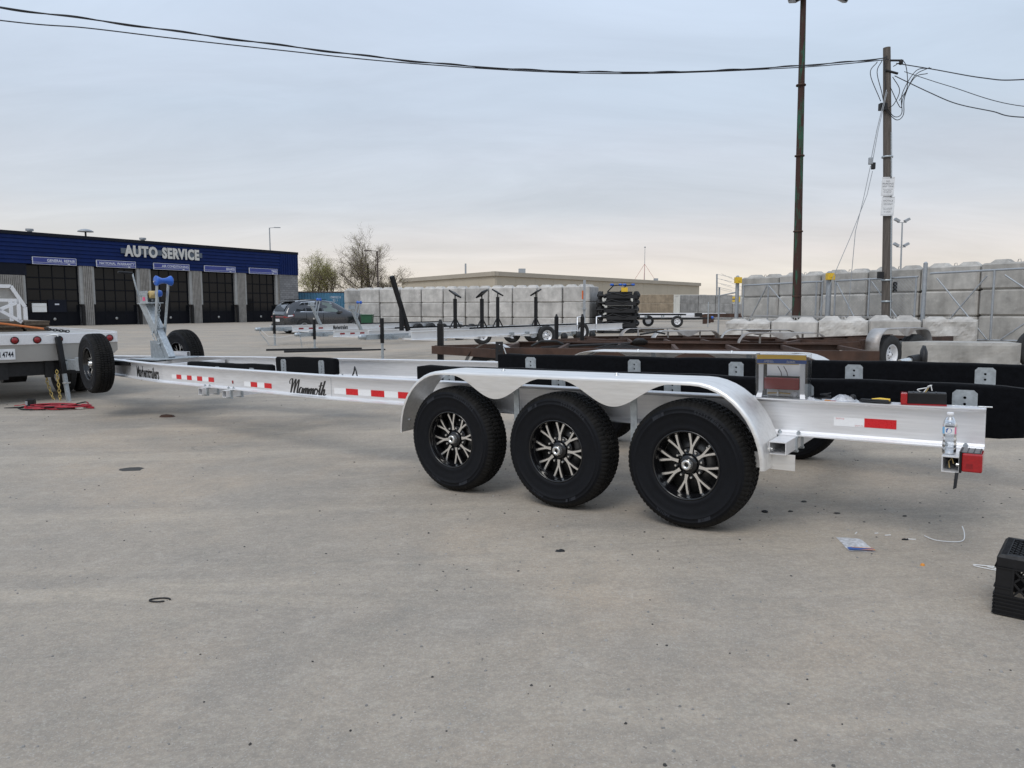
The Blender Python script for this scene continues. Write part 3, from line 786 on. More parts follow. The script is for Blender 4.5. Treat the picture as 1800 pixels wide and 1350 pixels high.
# ---------------------------------------------------------------- gates and fence
GA = Vector((7.97,28.65,0)); GD = Vector((.546,-.837,0)).normalized()
def gp(t, z): p = GA+GD*t; return Vector((p.x, p.y, z+.17+.028*(p.x-9)))
def gate(name, label, t0, t1, stiles, braces, mesh_t, ztop=1.97, cat='gate', ztops=None):
    r0 = thing(name, label, cat, gp(t0, 0)); off = gp(t0, 0)
    P_ = lambda t, z: gp(t, z)-off
    rail = MB(); rail.tube([P_(t0,ztop), P_(t1,ztop)], .03, 8); rail.build('top_rail', GALV_W, r0)
    rail = MB(); rail.tube([P_(t0,.12), P_(t1,.12)], .03, 8); rail.build('bottom_rail', GALV_W, r0)
    for t in stiles:
        MB().tube([P_(t,.1), P_(t,ztop)], .03, 8).build('stile', GALV_W, r0)
    for a, za, b_, zb in braces:
        MB().tube([P_(a,za)+Vector((-.03,-.05,0)), P_(b_,zb)+Vector((-.03,-.05,0))], .022, 6).build('brace', GALV_W, r0)
    wires = MB(); st = .075; zt = ztop-.02; zb = .14
    for (a, b_) in mesh_t:
        h_ = zt-zb; t = a-h_
        while t < b_:
            for sg in (1, -1):
                # wire from (t,zb) rising to (t+h,zt), or mirrored
                u0, u1 = max(t, a), min(t+h_, b_)
                if u1 <= u0: continue
                z0_, z1_ = zb+(u0-t), zb+(u1-t)
                if sg < 0: z0_, z1_ = zt+zb-z0_, zt+zb-z1_
                wires.tube([P_(u0, z0_), P_(u1, z1_)], .0034, 3, caps=False)
            t += st*1.41
    if wires.v: stuff(wires.build('wire_mesh', GALV_W, r0))
    return r0
gate('chain_link_gate', 'chain-link gate leaf between the two yellow hinge boxes', 1.12, 4.45, [1.15,2.26,4.2,4.42], [(1.2,.2,2.2,1.9),(2.3,1.9,4.1,.15),(2.3,.15,3.3,1.1)], [(1.12,4.42)])
gate('chain_link_gate', 'chain-link gate leaf right of the yellow box crossing behind the wooden pole', 4.85, 7.6, [4.9,6.08,7.55], [(4.95,1.9,6.0,.15),(6.15,1.9,7.5,.15)], [(4.85,7.55)])
gate('barrier_gate', 'open pipe gate with crossed braces against the tall grey wall', 7.95, 12.6, [9.69,12.4], [(8.15,1.9,9.6,.15),(8.15,.15,9.5,1.9),(9.95,1.9,12.3,.15),(9.95,.15,12.2,1.9)], [], 2.05)
for t, z, r_, lb, box_ in ((.86,2.30,.07,'thick gate post with yellow box left of the rusty light pole',1), (4.66,2.25,.085,'thick gate post with yellow box between the two poles',1), (7.80,2.35,.06,'plain gate post right of the wooden utility pole',0)):
    r0 = thing('gate_post', lb, 'post', gp(t, 0), 0, 'gate posts')
    MB().cyl((0,0,-.1),(0,0,z),r_,10).build('post', GALV_W, r0)
    MB().cyl((0,0,z),(0,0,z+.05),r_*1.1,10,r2=r_*.4).build('post_cap', GALV_W, r0)
    if box_: MB().box(-.13,.11,-.20,.0,z-.24,z-.02).box(-.04,.04,-.212,-.199,z-.17,z-.09).build('hinge_box', YEL, r0, bevel=.012)
fe = thing('fence_post', 'thin fence end post with barbed wire arms left of the gate', 'post', gp(.0,0))
MB().cyl((0,0,-.3),(0,0,1.95),.035,8).build('post', GALV_W, fe)
MB().bar((-.09,0,1.6),(-.11,0,2.45),.05,.05).build('barb_arm', GALV_W, fe)
MB().tube([(0,0,1.62),(.55,-.5,1.75)], .025, 6).build('hinge_rail', GALV_W, fe)
for i_ in range(4):
    MB().tube([(-.10,0,2.44-.16*i_),(.35,-.42,2.30-.16*i_)], .008, 4).build('barbed_wire', GALV_W, fe)
fw = MB(); 
for i_ in range(4): fw.tube([(8.05,28.7,2.2+.2*i_-.2),(38,110,2.3+.22*i_)], .006, 4)
stuff(tag(fw.build('fence_wire', GALV_W), 'faint barbed wire strands running away beyond the fence post', 'wire'))
# ================================================================ THE LONG BOAT TRAILER (local x forward, y to the near side, z up)
_th = R(54.5)
_d = Vector((-math.sin(_th), math.cos(_th), -.020)).normalized()
_n = Vector((-math.cos(_th), -math.sin(_th), -.018)); _n = (_n-_d*_n.dot(_d)).normalized()
TM = frame((1.0305,4.3102,0), _d, _n)
tr = thing('boat_trailer', 'long bright aluminium triple-axle boat trailer with black bunks in the foreground', 'trailer', M=TM)
MID = -1.225                      # centre line
def mir(y): return 2*MID-y

# --- wheel (axis along y, outer face towards +y)
def tyre_mesh(seg=240):
    prof = [(.200,.074),(.204,.092),(.214,.103),(.232,.1085),(.238,.1062),(.262,.1125),(.290,.1165),(.3145,.1175),(.3165,.1192),(.3205,.1192),(.3225,.1172),(.338,.1150),(.340,.1163),(.3435,.1160),(.345,.1138),
            (.357,.1085),(.3665,.1025),(.3745,.0950),(.3800,.0880)]
    tread = [(.3835,.082),(.3868,.066),(.3872,.0605),(.3790,.0590),(.3790,.0520),(.3880,.0505),(.3890,.0300),(.3890,.0260),(.3800,.0245),(.3800,.0170),(.3895,.0155),(.3898,.0)]
    half = prof+tread
    full = half+[(r, -y) for r, y in half[-2::-1]]
    m_ = MB(); k = len(full); vs_ = []
    for i_ in range(seg):
        t = 2*PI*i_/seg
        for j_, (r, y) in enumerate(full):
            jj = min(j_, k-1-j_)
            if jj in (15,16,17,18,19,20) and i_ % 3 == 0: r -= .0045*(1 if jj > 15 else .3)      # shoulder slots
            if jj in (22,23,24,25,26,27,28): y += (.0035 if i_ % 4 < 2 else -.0035)               # zig-zag grooves
            if jj in (24,25,29,30) and i_ % 3 == 1: r -= .007
            vs_.append((r*math.cos(t), y, r*math.sin(t)))
    fs, ms = [], []
    for i_ in range(seg):
        i2 = (i_+1) % seg
        for j_ in range(k-1):
            fs.append((i_*k+j_, i_*k+j_+1, i2*k+j_+1, i2*k+j_)); ms.append(1 if 15 <= j_ < k-16 else 0)
    m_.add(vs_, fs, 0, True); m_.m = ms; m_.s = [q == 0 for q in ms]
    for q_, (j_) in enumerate(m_.m):
        pass
    return m_.mesh('tyre', [RUBBER, RUBBER_T])
TYRE = tyre_mesh()
def ring_text(body, r0, a0, size, y, step):
    m_ = MB()
    for i_, ch in enumerate(body):
        if ch == ' ': continue
        me = text_mesh(ch, size=size, bold=.0006)
        a = a0-i_*step
        ax = Vector((math.sin(a), 0, -math.cos(a))); up = Vector((math.cos(a), 0, math.sin(a)))
        # seen from +y the text must read left to right: viewer's right is -x
        base = up*r0+Vector((0,y,0))
        m_.add([base+ax*v.co.x+up*v.co.y for v in me.vertices], [tuple(p.vertices) for p in me.polygons])
        bpy.data.meshes.remove(me)
    return m_
# viewer looks along -y with +x on his left: angles run clockwise for him as a grows from z towards -x
def rt(body, ang, size, y=.1180, r0=.330, gap=.62):
    m_ = MB(); n_ = len(body); st = size*gap/r0
    for i_, ch in enumerate(body):
        if ch == ' ': continue
        me = text_mesh(ch, size=size, bold=.0006)
        a = ang+(i_-(n_-1)/2)*st                    # clockwise from the top as the viewer sees it
        up = Vector((-math.sin(a), 0, math.cos(a))); ax = Vector((-math.cos(a), 0, -math.sin(a)))
        base = up*r0+Vector((0,y,0))
        m_.add([base+ax*v.co.x+up*v.co.y for v in me.vertices], [tuple(p.vertices) for p in me.polygons])
        bpy.data.meshes.remove(me)
    return m_
def lettering_mesh():
    m_ = rt('ST235/80R16', R(28), .030)
    m2 = rt('RADIAL', R(205), .026); m_.add(m2.v, m2.f)
    for i_ in range(5):                                # slanted block motif
        for a in (R(-38), R(150)):
            t = a+i_*.040; w = .012+.004*i_
            P_ = lambda an, r: (-math.sin(an)*r, .1180, math.cos(an)*r)
            m_.add([P_(t,.316), P_(t+w/.33,.316), P_(t+w/.33+.03,.342), P_(t+.03,.342)], [(0,1,2,3)])
    return m_.mesh('sidewall_lettering', RUB_L)
LETM = lettering_mesh()
def rim_mesh():
    m_ = MB()
    m_.lathe([(.2135,.096),(.2105,.104),(.2045,.1045),(.2005,.098),(.1985,.080),(.1935,.062),(.1885,.055),(.187,.010),(.184,-.095),(.206,-.105)], 56, 0, closed_ends=False)
    m_.lathe([(.001,-.012),(.186,-.012),(.186,-.016),(.001,-.016)], 40, 1)          # brake backing seen between the spokes
    m_.lathe([(.085,.000),(.150,.000),(.150,-.010),(.085,-.010)], 40, 1, closed_ends=False)
    m_.lathe([(.001,.040),(.092,.038),(.096,.030),(.096,.006)], 40, 0)
    m_.lathe([(.030,.062),(.052,.060),(.058,.048),(.060,.036)], 32, 0)
    for k in range(8):
        a = 2*PI*k/8+.19; c_, s_ = Vector((math.cos(a),0,math.sin(a))), Vector((-math.sin(a),0,math.cos(a)))
        Y = [(.074,-.015),(.104,-.013),(.192,-.046),(.1985,-.018),(.134,-.001),(.134,.001),(.1985,.018),(.192,.046),(.104,.013),(.074,.015)]
        m_.prism([(x, y) for x, y in Y], (0,.020,0), c_, s_, (0,.024,0), 0)
        # slim end blocks meeting the barrel
    return m_.mesh('rim', [RIMB, DISC])
RIM = rim_mesh()
def spoke_mesh():
    m_ = MB()
    Y = [(.066,-.0115),(.090,-.0085),(.106,-.0092),(.140,-.0195),(.1875,-.0385),(.1905,-.0245),(.152,-.0108),(.122,-.0018),(.1195,0),(.122,.0018),(.152,.0108),(.1905,.0245),(.1875,.0385),(.140,.0195),(.106,.0092),(.090,.0085),(.066,.0115)]
    m_.prism(Y, (0,.0445,0), (1,0,0), (0,0,1), (0,.0045,0), 0, 1)
    return m_.mesh('spoke_face', [MACH, RIMB])
SPOKE = spoke_mesh()
def hub_mesh():
    m_ = MB()
    m_.lathe([(.0,.083),(.0135,.083),(.0145,.092),(.0265,.0935),(.0315,.088),(.0325,.058),(.036,.055),(.036,.048)], 28, 0)
    m_.lathe([(.0,.0845),(.0132,.0845),(.0132,.0835)], 16, 1)
    return m_.mesh('hub_cap', [ZINC, BLKPL])
HUB = hub_mesh()
LUG = MB().lathe([(.0,.058),(.0065,.0575),(.0092,.052),(.0100,.036)], 6, 0, smooth=False).mesh('lug_nut', ZINC)
VALVE = MB().cyl((0,.05,0),(0,.075,0),.004,6).cyl((0,.075,0),(0,.085,0),.0055,6).mesh('valve_stem', ZINC)
def wheel(parent, loc, flip=False, spin=0.0, tilt=0.0, name='wheel', lettered=True, yaw=0.0):
    """third level: pieces hang below the wheel"""
    Mw = Matrix.Translation(loc) @ Matrix.Rotation(yaw, 4, 'Z') @ (Matrix.Rotation(PI, 4, 'Z') if flip else Matrix.Identity(4)) @ Matrix.Rotation(tilt, 4, 'X') @ Matrix.Rotation(spin, 4, 'Y')
    w = obj(name, RIM, parent, M=Mw)
    obj('tyre', TYRE, w)
    if lettered: stuff(obj('sidewall_lettering', LETM, w, M=Matrix.Rotation(-spin, 4, 'Y')))
    for k in range(8):
        a = 2*PI*k/8+.19
        obj('spoke', SPOKE, w, M=Matrix.Rotation(-a, 4, 'Y'))
        b_ = a+PI/8
        obj('lug_nut', LUG, w, loc=(.083*math.cos(b_), 0, .083*math.sin(b_)))
    obj('hub_cap', HUB, w)
    obj('valve_stem', VALVE, w, loc=(.172*math.cos(2.4),0,.172*math.sin(2.4)))
    return w
AX = (0, .913, 1.826)
for k, u in enumerate(AX):
    wheel(tr, (u, -.118, .388), spin=(.0,.12,.33)[k])
    wheel(tr, (u, mir(-.118), .388), flip=True, spin=.2*k, lettered=False)
wheel(tr, (8.34, -.60, .752), spin=.5, yaw=R(-9))
wheel(tr, (8.42, mir(-.62)-.03, .752), spin=.1)

# --- I-beam rails
def ibeam(path, z0, z1, fw=.102, ft=.011, wt=.009):
    """path: (x, y) plan points"""
    sec = [(-fw/2,z0),(fw/2,z0),(fw/2,z0+ft*.6),(fw/2-.012,z0+ft),(wt/2+.010,z0+ft+.003),(wt/2,z0+ft+.014),(wt/2,z1-ft-.014),(wt/2+.010,z1-ft-.003),(fw/2-.012,z1-ft),(fw/2,z1-ft*.6),(fw/2,z1)]
    sec = sec+[(-a, b) for a, b in sec[:1:-1]]
    m_ = MB(); n_ = len(sec); vs_ = []
    P_ = [Vector((*p,0)) for p in path]
    for i_, p in enumerate(P_):
        if i_ == 0: nn = (P_[1]-P_[0]).normalized()
        elif i_ == len(P_)-1: nn = (P_[-1]-P_[-2]).normalized()
        else: nn = ((P_[i_+1]-P_[i_]).normalized()+(P_[i_]-P_[i_-1]).normalized()).normalized()
        s_ = Vector((-nn.y, nn.x, 0))
        vs_ += [p+s_*a+Vector((0,0,z)) for a, z in sec]
    fs = []
    for i_ in range(len(P_)-1):
        for j_ in range(n_):
            j2 = (j_+1) % n_
            fs.append((i_*n_+j_, i_*n_+j2, (i_+1)*n_+j2, (i_+1)*n_+j_))
    m_.add(vs_, fs); m_.add(vs_[:n_], [tuple(range(n_))[::-1]]); m_.add(vs_[-n_:], [tuple(range(n_))])
    return m_
Z0, Z1 = .565, .778
NP = [(-1.478,-.355), (3.47,-.355), (6.75,-.605), (9.75,-1.145)]
ibeam(NP, Z0, Z1).build('side_rail', ALU, tr)
ibeam([(x, mir(y)) for x, y in NP], Z0, Z1).build('side_rail', ALU, tr)
def rail_y(u):
    for (a, b_) in zip(NP[:-1], NP[1:]):
        if u <= b_[0]: 
            t = (u-a[0])/(b_[0]-a[0]); return a[1]+t*(b_[1]-a[1]), math.atan2(b_[1]-a[1], b_[0]-a[0])
    return NP[-1][1], math.atan2(NP[-1][1]-NP[-2][1], NP[-1][0]-NP[-2][0])
def web(u, z, lift=.0015):
    """frame on the near web face, x running to the viewer's right"""
    y, a = rail_y(u)
    off = (.0045+lift)/math.cos(a)
    return frame((u, y+off, z), (-math.cos(a), -math.sin(a), 0), (0,0,1))
def tape(u0, u1, zc, h, material, name='reflective_tape'):
    u = (u0+u1)/2; w = abs(u0-u1)
    MB().box(-w/2, w/2, -h/2, h/2, 0, .0009).build(name, material, tr, M=web(u, zc))
# rear tape, then the three runs on the front half
tape(-.753,-.911,.660,.050,WHT_T); tape(-.911,-1.071,.662,.050,RED_T)
text('tape_print', 'DOT-C2', RED_T, tr, web(-.785,.677,.003), size=.012); text('tape_print', 'DOT-C2', FADED, tr, web(-.885,.642,.003), size=.012)
def run(us, zc, h, first_white=True):
    for i_, (a, b_) in enumerate(zip(us[:-1], us[1:])): tape(a, b_, zc, h, WHT_T if i_ % 2 == 0 else RED_T)
run([3.454,3.300,3.145,2.985,2.824,2.664,2.50], .642, .054)
run([4.958,4.834,4.712,4.583,4.456], .634, .050)
run([6.52,6.41,6.29,6.16,6.05,5.93,5.815,5.68,5.565], .646, .050)
mm_ = MB(); mm_.box(-.012,.012,-.016,.016,0,.004); mm_.build('side_marker', LENS_D, tr, M=web(5.18,.640), bevel=.003)
MB().box(-.0015,.0015,-.095,.095,0,.0006).build('weld_seam', GALV, tr, M=web(3.495,.672))
text('lettering', 'Mayhemtrailers', VINYL_K, tr, web(7.26,.650), size=.185, xs=.68, bold=.006)

# script lettering: pen strokes swept as flat ribbons
def ribbon(strokes, w, name, material, M_, sx=1, sy=1, slant=.25):
    m_ = MB()
    for st in strokes:
        pts = []
        P_ = [Vector((x, y, 0)) for x, y in st]
        P_ = [P_[0]]+P_+[P_[-1]]
        for i_ in range(1, len(P_)-2):
            for s_ in range(8):
                t = s_/8; a, b_, c_, e_ = P_[i_-1], P_[i_], P_[i_+1], P_[i_+2]
                pts.append(.5*((2*b_)+(c_-a)*t+(2*a-5*b_+4*c_-e_)*t*t+(3*b_-a-3*c_+e_)*t**3))
        pts.append(P_[-1]); vs_ = []
        for i_, p in enumerate(pts):
            d_ = pts[min(i_+1,len(pts)-1)]-pts[max(i_-1,0)]
            d_ = d_.normalized() if d_.length > 1e-9 else Vector((1,0,0))
            nn = Vector((-d_.y, d_.x, 0)); ww = w*(.55+.6*max(0, -d_.y)+.12)
            for sg in (1,-1):
                q = p+nn*ww*sg; vs_.append((q.x*sx+q.y*slant*sx, q.y*sy, .0005+.00001*random.random()))
        m_.add(vs_, [(2*i_, 2*i_+1, 2*i_+3, 2*i_+2) for i_ in range(len(pts)-1)])
    return m_.build(name, material, tr, M=M_)
def hump(x): return [(x,0),(x+.04,.30),(x+.11,.42),(x+.16,.34),(x+.16,.0)]
ST = [[(.0,.62),(-.05,.80),(.03,.98),(.13,.96),(.15,.70),(.15,.30),(.14,.0)],
      [(.14,.0),(.20,.40),(.30,.85),(.37,.97),(.37,.60),(.36,.0)],
      [(.36,.0),(.42,.40),(.52,.85),(.59,.95),(.60,.60),(.58,.12),(.63,.0),(.70,.14)],
      [(.90,.40),(.80,.43),(.73,.28),(.74,.06),(.82,.0),(.90,.14),(.93,.40),(.91,.10),(.96,.0),(1.02,.14)],
      [(1.02,.14),(1.04,.40),(1.02,.0)], [(1.03,.05),(1.09,.33),(1.15,.42),(1.17,.30),(1.15,.0)], [(1.16,.05),(1.22,.33),(1.28,.42),(1.30,.28),(1.29,.06),(1.33,.0),(1.38,.12)],
      [(1.38,.12),(1.41,.40),(1.39,.0)], [(1.40,.05),(1.46,.33),(1.52,.42),(1.54,.30),(1.52,.0)], [(1.53,.05),(1.59,.33),(1.65,.42),(1.67,.28),(1.66,.06),(1.70,.0),(1.75,.10)],
      [(1.92,.40),(1.82,.43),(1.76,.22),(1.79,.02),(1.88,.0),(1.96,.16),(1.95,.38),(1.88,.42),(1.98,.30),(2.04,.28)],
      [(2.04,.20),(2.10,.60),(2.14,.90),(2.11,.40),(2.10,.08),(2.15,.0),(2.20,.10)], [(2.00,.62),(2.12,.66),(2.26,.70)],
      [(2.20,.10),(2.28,.60),(2.36,1.0),(2.30,.50),(2.26,.0)], [(2.27,.05),(2.33,.33),(2.40,.42),(2.42,.28),(2.41,.06),(2.46,.0),(2.56,.12)]]
ribbon(ST, .042, 'script_lettering', VINYL_K, web(4.165,.588), .228, .135, .20)

# --- cross members: open box tubes clamped under the rails
def cross(u, ya, yb, w=.075, h=.072, zc=.5275, name='cross_member', clamp=True):
    c_ = MB().hollow((u,ya,zc), (u,yb,zc), w, h, .005).build(name, ALU, tr)
    if clamp:
        for yy in (rail_y(u)[0], mir(rail_y(u)[0])):
            cl = MB()
            for sx in (-1,1):
                cl.box(u+sx*(w/2+.004)-.004, u+sx*(w/2+.004)+.004, yy-.075, yy-.05, zc-h/2-.016, zc+h/2+.001)
                cl.box(u+sx*(w/2+.004)-.004, u+sx*(w/2+.004)+.004, yy+.05, yy+.075, zc-h/2-.016, zc+h/2+.001)
                for sy in (-1,1):
                    cl.cyl((u+sx*(w/2+.006), yy+sy*.036, zc+h/2-.01), (u+sx*(w/2+.006), yy+sy*.036, zc+h/2+.032), .007, 6)
                    cl.cyl((u+sx*(w/2+.006), yy+sy*.036, zc+h/2+.012), (u+sx*(w/2+.006), yy+sy*.036, zc+h/2+.024), .0125, 6)
            cl.box(u-w/2-.012, u+w/2+.012, yy-.075, yy-.05, zc-h/2-.016, zc-h/2-.006)
            cl.box(u-w/2-.012, u+w/2+.012, yy+.05, yy+.075, zc-h/2-.016, zc-h/2-.006)
            cl.build('u_bolt_clamp', GALV, c_)
    return c_
cross(-.515, -.085, mir(-.085), .095, .072)
tl = cross(-1.352, -.085, mir(-.085), .078, .080, .524)
cross(5.66, -.40, mir(-.40)); cross(5.17, -.365, mir(-.365)); cross(2.5, -.34, mir(-.34))
for u in (7.25, 9.0): MB().hollow((u, rail_y(u)[0]-.03, .665), (u, mir(rail_y(u)[0]-.03), .665), .10, .15, .006).build('cross_member', ALU, tr)
# axles: torsion tubes, trailing arms, drums
for k, u in enumerate(AX):
    MB().bar((u+.22,-.30,.50),(u+.22,mir(-.30),.50),.085,.085).build('axle_tube', GALV, tr)
    for s_, y in ((1,-.30),(-1,mir(-.30))):
        MB().bar((u+.23,y+s_*.015,.50),(u-.01,y+s_*.015,.39),.035,.075,up=(0,1,0)).build('trailing_arm', BLKM, tr)
        MB().lathe([(.0,0),(.125,0),(.135,.02),(.135,.06),(.10,.075),(0,.075)], 20, 0, Matrix.Translation((u, y+(.02 if s_ > 0 else -.095), .388))).build('brake_drum', BLKM, tr)
        MB().box(u+.12,u+.34,y-.06,y-.045,.45,.566).build('axle_bracket', GALV, tr)

# --- fenders
def fender(yo, yi, name='fender'):
    s_ = 1 if yo > yi else -1; t = .005
    pth = []
    for i_ in range(13):
        a = PI/2*i_/12; pth.append((1.86+.435*math.cos(PI/2-a+0) if 0 else 1.86+.435*math.cos(a)**.85*1.0 if a < PI/2-1e-6 else 1.86, .43+.47*math.sin(a)**.9))
    pth = [(1.86+.435*math.cos(R(7.5*i_)), .415+.485*math.sin(R(7.5*i_))) for i_ in range(13)]
    pth += [(1.4,.900),(.913,.900),(.4,.900)]
    pth += [(-.05-.43*math.sin(R(7.5*i_)), .415+.485*math.cos(R(7.5*i_))) for i_ in range(13)]
    m_ = MB(); n_ = len(pth); r_ = .016
    sec = [(yi,0,0),(yo-s_*r_,0,0),(yo-s_*r_*.3,-r_*.3,1),(yo,-r_,1),(yo,-r_-.010,1),(yo-s_*t,-r_-.010,1),(yo-s_*t,-r_,1),(yo-s_*r_,-t,0),(yi,-t,0)]
    vs_ = []
    for i_, (u, z) in enumerate(pth):
        a, b_ = pth[max(i_-1,0)], pth[min(i_+1,n_-1)]
        d_ = Vector((b_[0]-a[0],0,b_[1]-a[1])).normalized(); nn = Vector((d_.z,0,-d_.x)); nn = nn if (nn.z > 0 or (nn.x*(u-.9) > 0)) else -nn
        vs_ += [(u+nn.x*k, y, z+nn.z*k) for y, k, _ in sec]
    q = len(sec)
    m_.add(vs_, [(i_*q+j_, i_*q+(j_+1) % q, (i_+1)*q+(j_+1) % q, (i_+1)*q+j_) for i_ in range(n_-1) for j_ in range(q)], 0, True)
    m_.add(vs_[:q], [tuple(range(q))]); m_.add(vs_[-q:], [tuple(range(q))])
    f_ = m_.build(name, ALU_F, tr)
    es = f_.modifiers.new('es', 'EDGE_SPLIT'); es.split_angle = R(50)
    # scalloped skirt plate
    top, bot = [], []
    for i_ in range(97):
        u = -.03+1.886*i_/96
        c_ = .5-.5*math.cos(2*PI*u/.913)
        lo = .879-.158*(c_**1.45)
        if u < 0 or u > 1.826: lo = .879
        bot.append((u, lo)); top.append((u, .886))
    sk = MB(); k_ = len(bot); y0, y1 = yo-s_*.0005, yo-s_*.0045
    vs_ = [(u,y0,z) for u, z in bot]+[(u,y0,z) for u, z in top]+[(u,y1,z) for u, z in bot]+[(u,y1,z) for u, z in top]
    fs = []
    for i_ in range(k_-1):
        fs += [(i_,i_+1,k_+i_+1,k_+i_), (2*k_+i_,3*k_+i_,3*k_+i_+1,2*k_+i_+1), (i_,2*k_+i_,2*k_+i_+1,i_+1)]
    sk.add(vs_, fs); sk.build('skirt_plate', ALU_F, f_)
    for u in (1.412,.513):
        MB().lathe([(0,.0),(.0,.016),(.008,.015),(.011,.008),(.011,.004),(.018,.003),(.018,0)], 8, 0, Matrix.Translation((u,(yo+yi)/2-.02*s_,.900)) @ Matrix.Rotation(PI/2,4,'X')).build('bolt', ZINC, f_)
    for u in (1.275,.374):
        MB().box(u-.022,u+.022,yo-s_*.13-.003,yo-s_*.13+.003,.44,.897).build('support_strap', GALV, f_)
        MB().bar((u,yo-s_*.13,.47),(u,yo-s_*.42,.47),.04,.03).build('support_arm', GALV, f_)
    # foot plates
    MB().bar((-.472,(yo+yi)/2,.40),(-.472,(yo+yi)/2,.49),.26,.006,up=(0,1,0)).build('foot_plate', ALU_F, f_)
    MB().lathe([(0,0),(.012,.0),(.012,.012),(0,.014)],8,0,Matrix.Translation((2.285,yo-s_*.1,.50))@Matrix.Rotation(PI/2,4,'Z')).build('bolt', ZINC, f_)
    return f_
fender(.030, -.275); fender(mir(.030), mir(-.275))

# --- carpeted bunks and their brackets
def bunk(u0, u1, y0, y1, z0, z1, a=0, piv=None, bev=.022):
    m_ = MB(); n_ = 40; 
    for i_ in range(n_):
        pass
    L_ = u1-u0
    vs_ = []; fs = []
    for i_ in range(n_+1):
        u = u0+L_*i_/n_; w1 = .003*math.sin(u*5.1)+.002*math.sin(u*13); w2 = .003*math.sin(u*4.3+1)
        e_ = .012 if i_ in (0, n_) else 0
        vs_ += [(u,y0+e_,z0+w2+e_),(u,y1-e_+w1*.6,z0+w2*.5+e_),(u,y1-e_,z1-.018+w1-e_),(u,y1-.016,z1+w1-e_),(u,y0+.016,z1+w1-e_),(u,y0+e_,z1-.018+w1-e_)]
    for i_ in range(n_):
        for j_ in range(6): fs.append((i_*6+j_, i_*6+(j_+1) % 6, i_*6+6+(j_+1) % 6, i_*6+6+j_))
    m_.add(vs_, fs, 0, True); m_.add(vs_[:6], [tuple(range(6))[::-1]]); m_.add(vs_[-6:], [tuple(range(6))])
    o = m_.build('bunk', CARPET, tr)
    es = o.modifiers.new('es', 'EDGE_SPLIT'); es.split_angle = R(60)
    return o
def holed_plate(w, z0, z1, holes, r=.008, t=.006, ch=.018):
    """upright plate in x-z, holes along the middle, real openings"""
    m_ = MB(); hw = w/2
    zs = sorted(holes); cell = .026
    bands = []; z = z0
    for h in zs:
        if h-cell/2 > z: bands.append(('s', z, h-cell/2))
        bands.append(('h', h-cell/2, h+cell/2)); z = h+cell/2
    if z < z1: bands.append(('s', z, z1))
    for y, fl in ((t/2, 1), (-t/2, 0)):
        for kind, a, b_ in bands:
            last = abs(b_-z1) < 1e-6
            if kind == 's':
                P_ = [(-hw,y,a),(hw,y,a),(hw,y,b_-ch if last else b_),(hw-ch if last else hw,y,b_),(-hw+ch if last else -hw,y,b_),(-hw,y,b_-ch if last else b_)]
                m_.add(P_, [(5,4,3,2,1,0) if fl else (0,1,2,3,4,5)])
            else:
                c_ = (a+b_)/2; sq = []; ci = []
                for k in range(8):
                    an = PI/4*k+PI/8
                    ci.append((r*math.cos(an),y,c_+r*math.sin(an)))
                    ex, ez = math.cos(an), math.sin(an); f_ = 1/max(abs(ex), abs(ez)); 
                    sq.append((ex*f_*cell/2,y,c_+ez*f_*cell/2))
                corners = {0:(cell/2,y,b_),2:(-cell/2,y,b_),4:(-cell/2,y,a),6:(cell/2,y,a)}
                for k in range(8):
                    k2 = (k+1) % 8
                    if k in corners: m_.add([ci[k],sq[k],corners[k],sq[k2],ci[k2]], [(0,1,2,3,4) if not fl else (4,3,2,1,0)])
                    else: m_.add([ci[k],sq[k],sq[k2],ci[k2]], [(0,1,2,3) if not fl else (3,2,1,0)])
                m_.add([(-hw,y,a),(-cell/2,y,a),(-cell/2,y,b_),(-hw,y,b_)], [(3,2,1,0) if fl else (0,1,2,3)])
                m_.add([(hw,y,a),(cell/2,y,a),(cell/2,y,b_),(hw,y,b_)], [(0,1,2,3) if fl else (3,2,1,0)])
    ol = [(-hw,z0),(hw,z0),(hw,z1-ch),(hw-ch,z1),(-hw+ch,z1),(-hw,z1-ch)]
    m_.add([(x,t/2,z) for x, z in ol]+[(x,-t/2,z) for x, z in ol], [(i_,(i_+1) % 6,6+(i_+1) % 6,6+i_) for i_ in range(6)])
    return m_
PL = holed_plate(.118, .566, .842, [.800,.765]).mesh('bunk_bracket', GALV)
PL2 = holed_plate(.118, .566, .868, [.825,.788]).mesh('bunk_bracket', GALV)
PL3 = holed_plate(.095, .566, .795, [.765,.730,.695,.66]).mesh('bunk_bracket', GALV)
nb = bunk(-1.64, 2.66, -.66, -.575, .585, .872)
fb = bunk(-1.78, 2.64, -1.80, -1.715, .60, .892)
for u in (2.285,1.22,.318,-.53,-1.368): obj('bracket', PL, nb, loc=(u,-.569,0))
for u in (2.24,1.16,.27,-.595,-1.40): obj('bracket', PL2, fb, loc=(u,-1.709,0))
for bk, u, y in [(nb,u,-.62) for u in (2.285,1.22,.318,-.53,-1.368)]+[(fb,u,-1.76) for u in (2.24,1.16,.27,-.595)]:
    MB().box(u-.06,u+.06,y-.12,y+.045,.560,.566).build('bracket_foot', GALV, bk)
f1 = bunk(4.74, 5.83, -1.56, -1.50, .635, .822)
for u in (5.66, 4.98): obj('bracket', PL3, f1, loc=(u,-1.494,0))
f2 = bunk(5.05, 6.70, -.935, -.875, .60, .792)
for u in (6.05, 5.40): obj('bracket', PL3, f2, loc=(u,-.869,-.045))
for u, y in ((1.9,0),(.0,0)): 
    MB().hollow((u+.45,-.38,.605),(u+.45,mir(-.38),.605),.075,.075,.006).build('cross_member', ALU, tr)
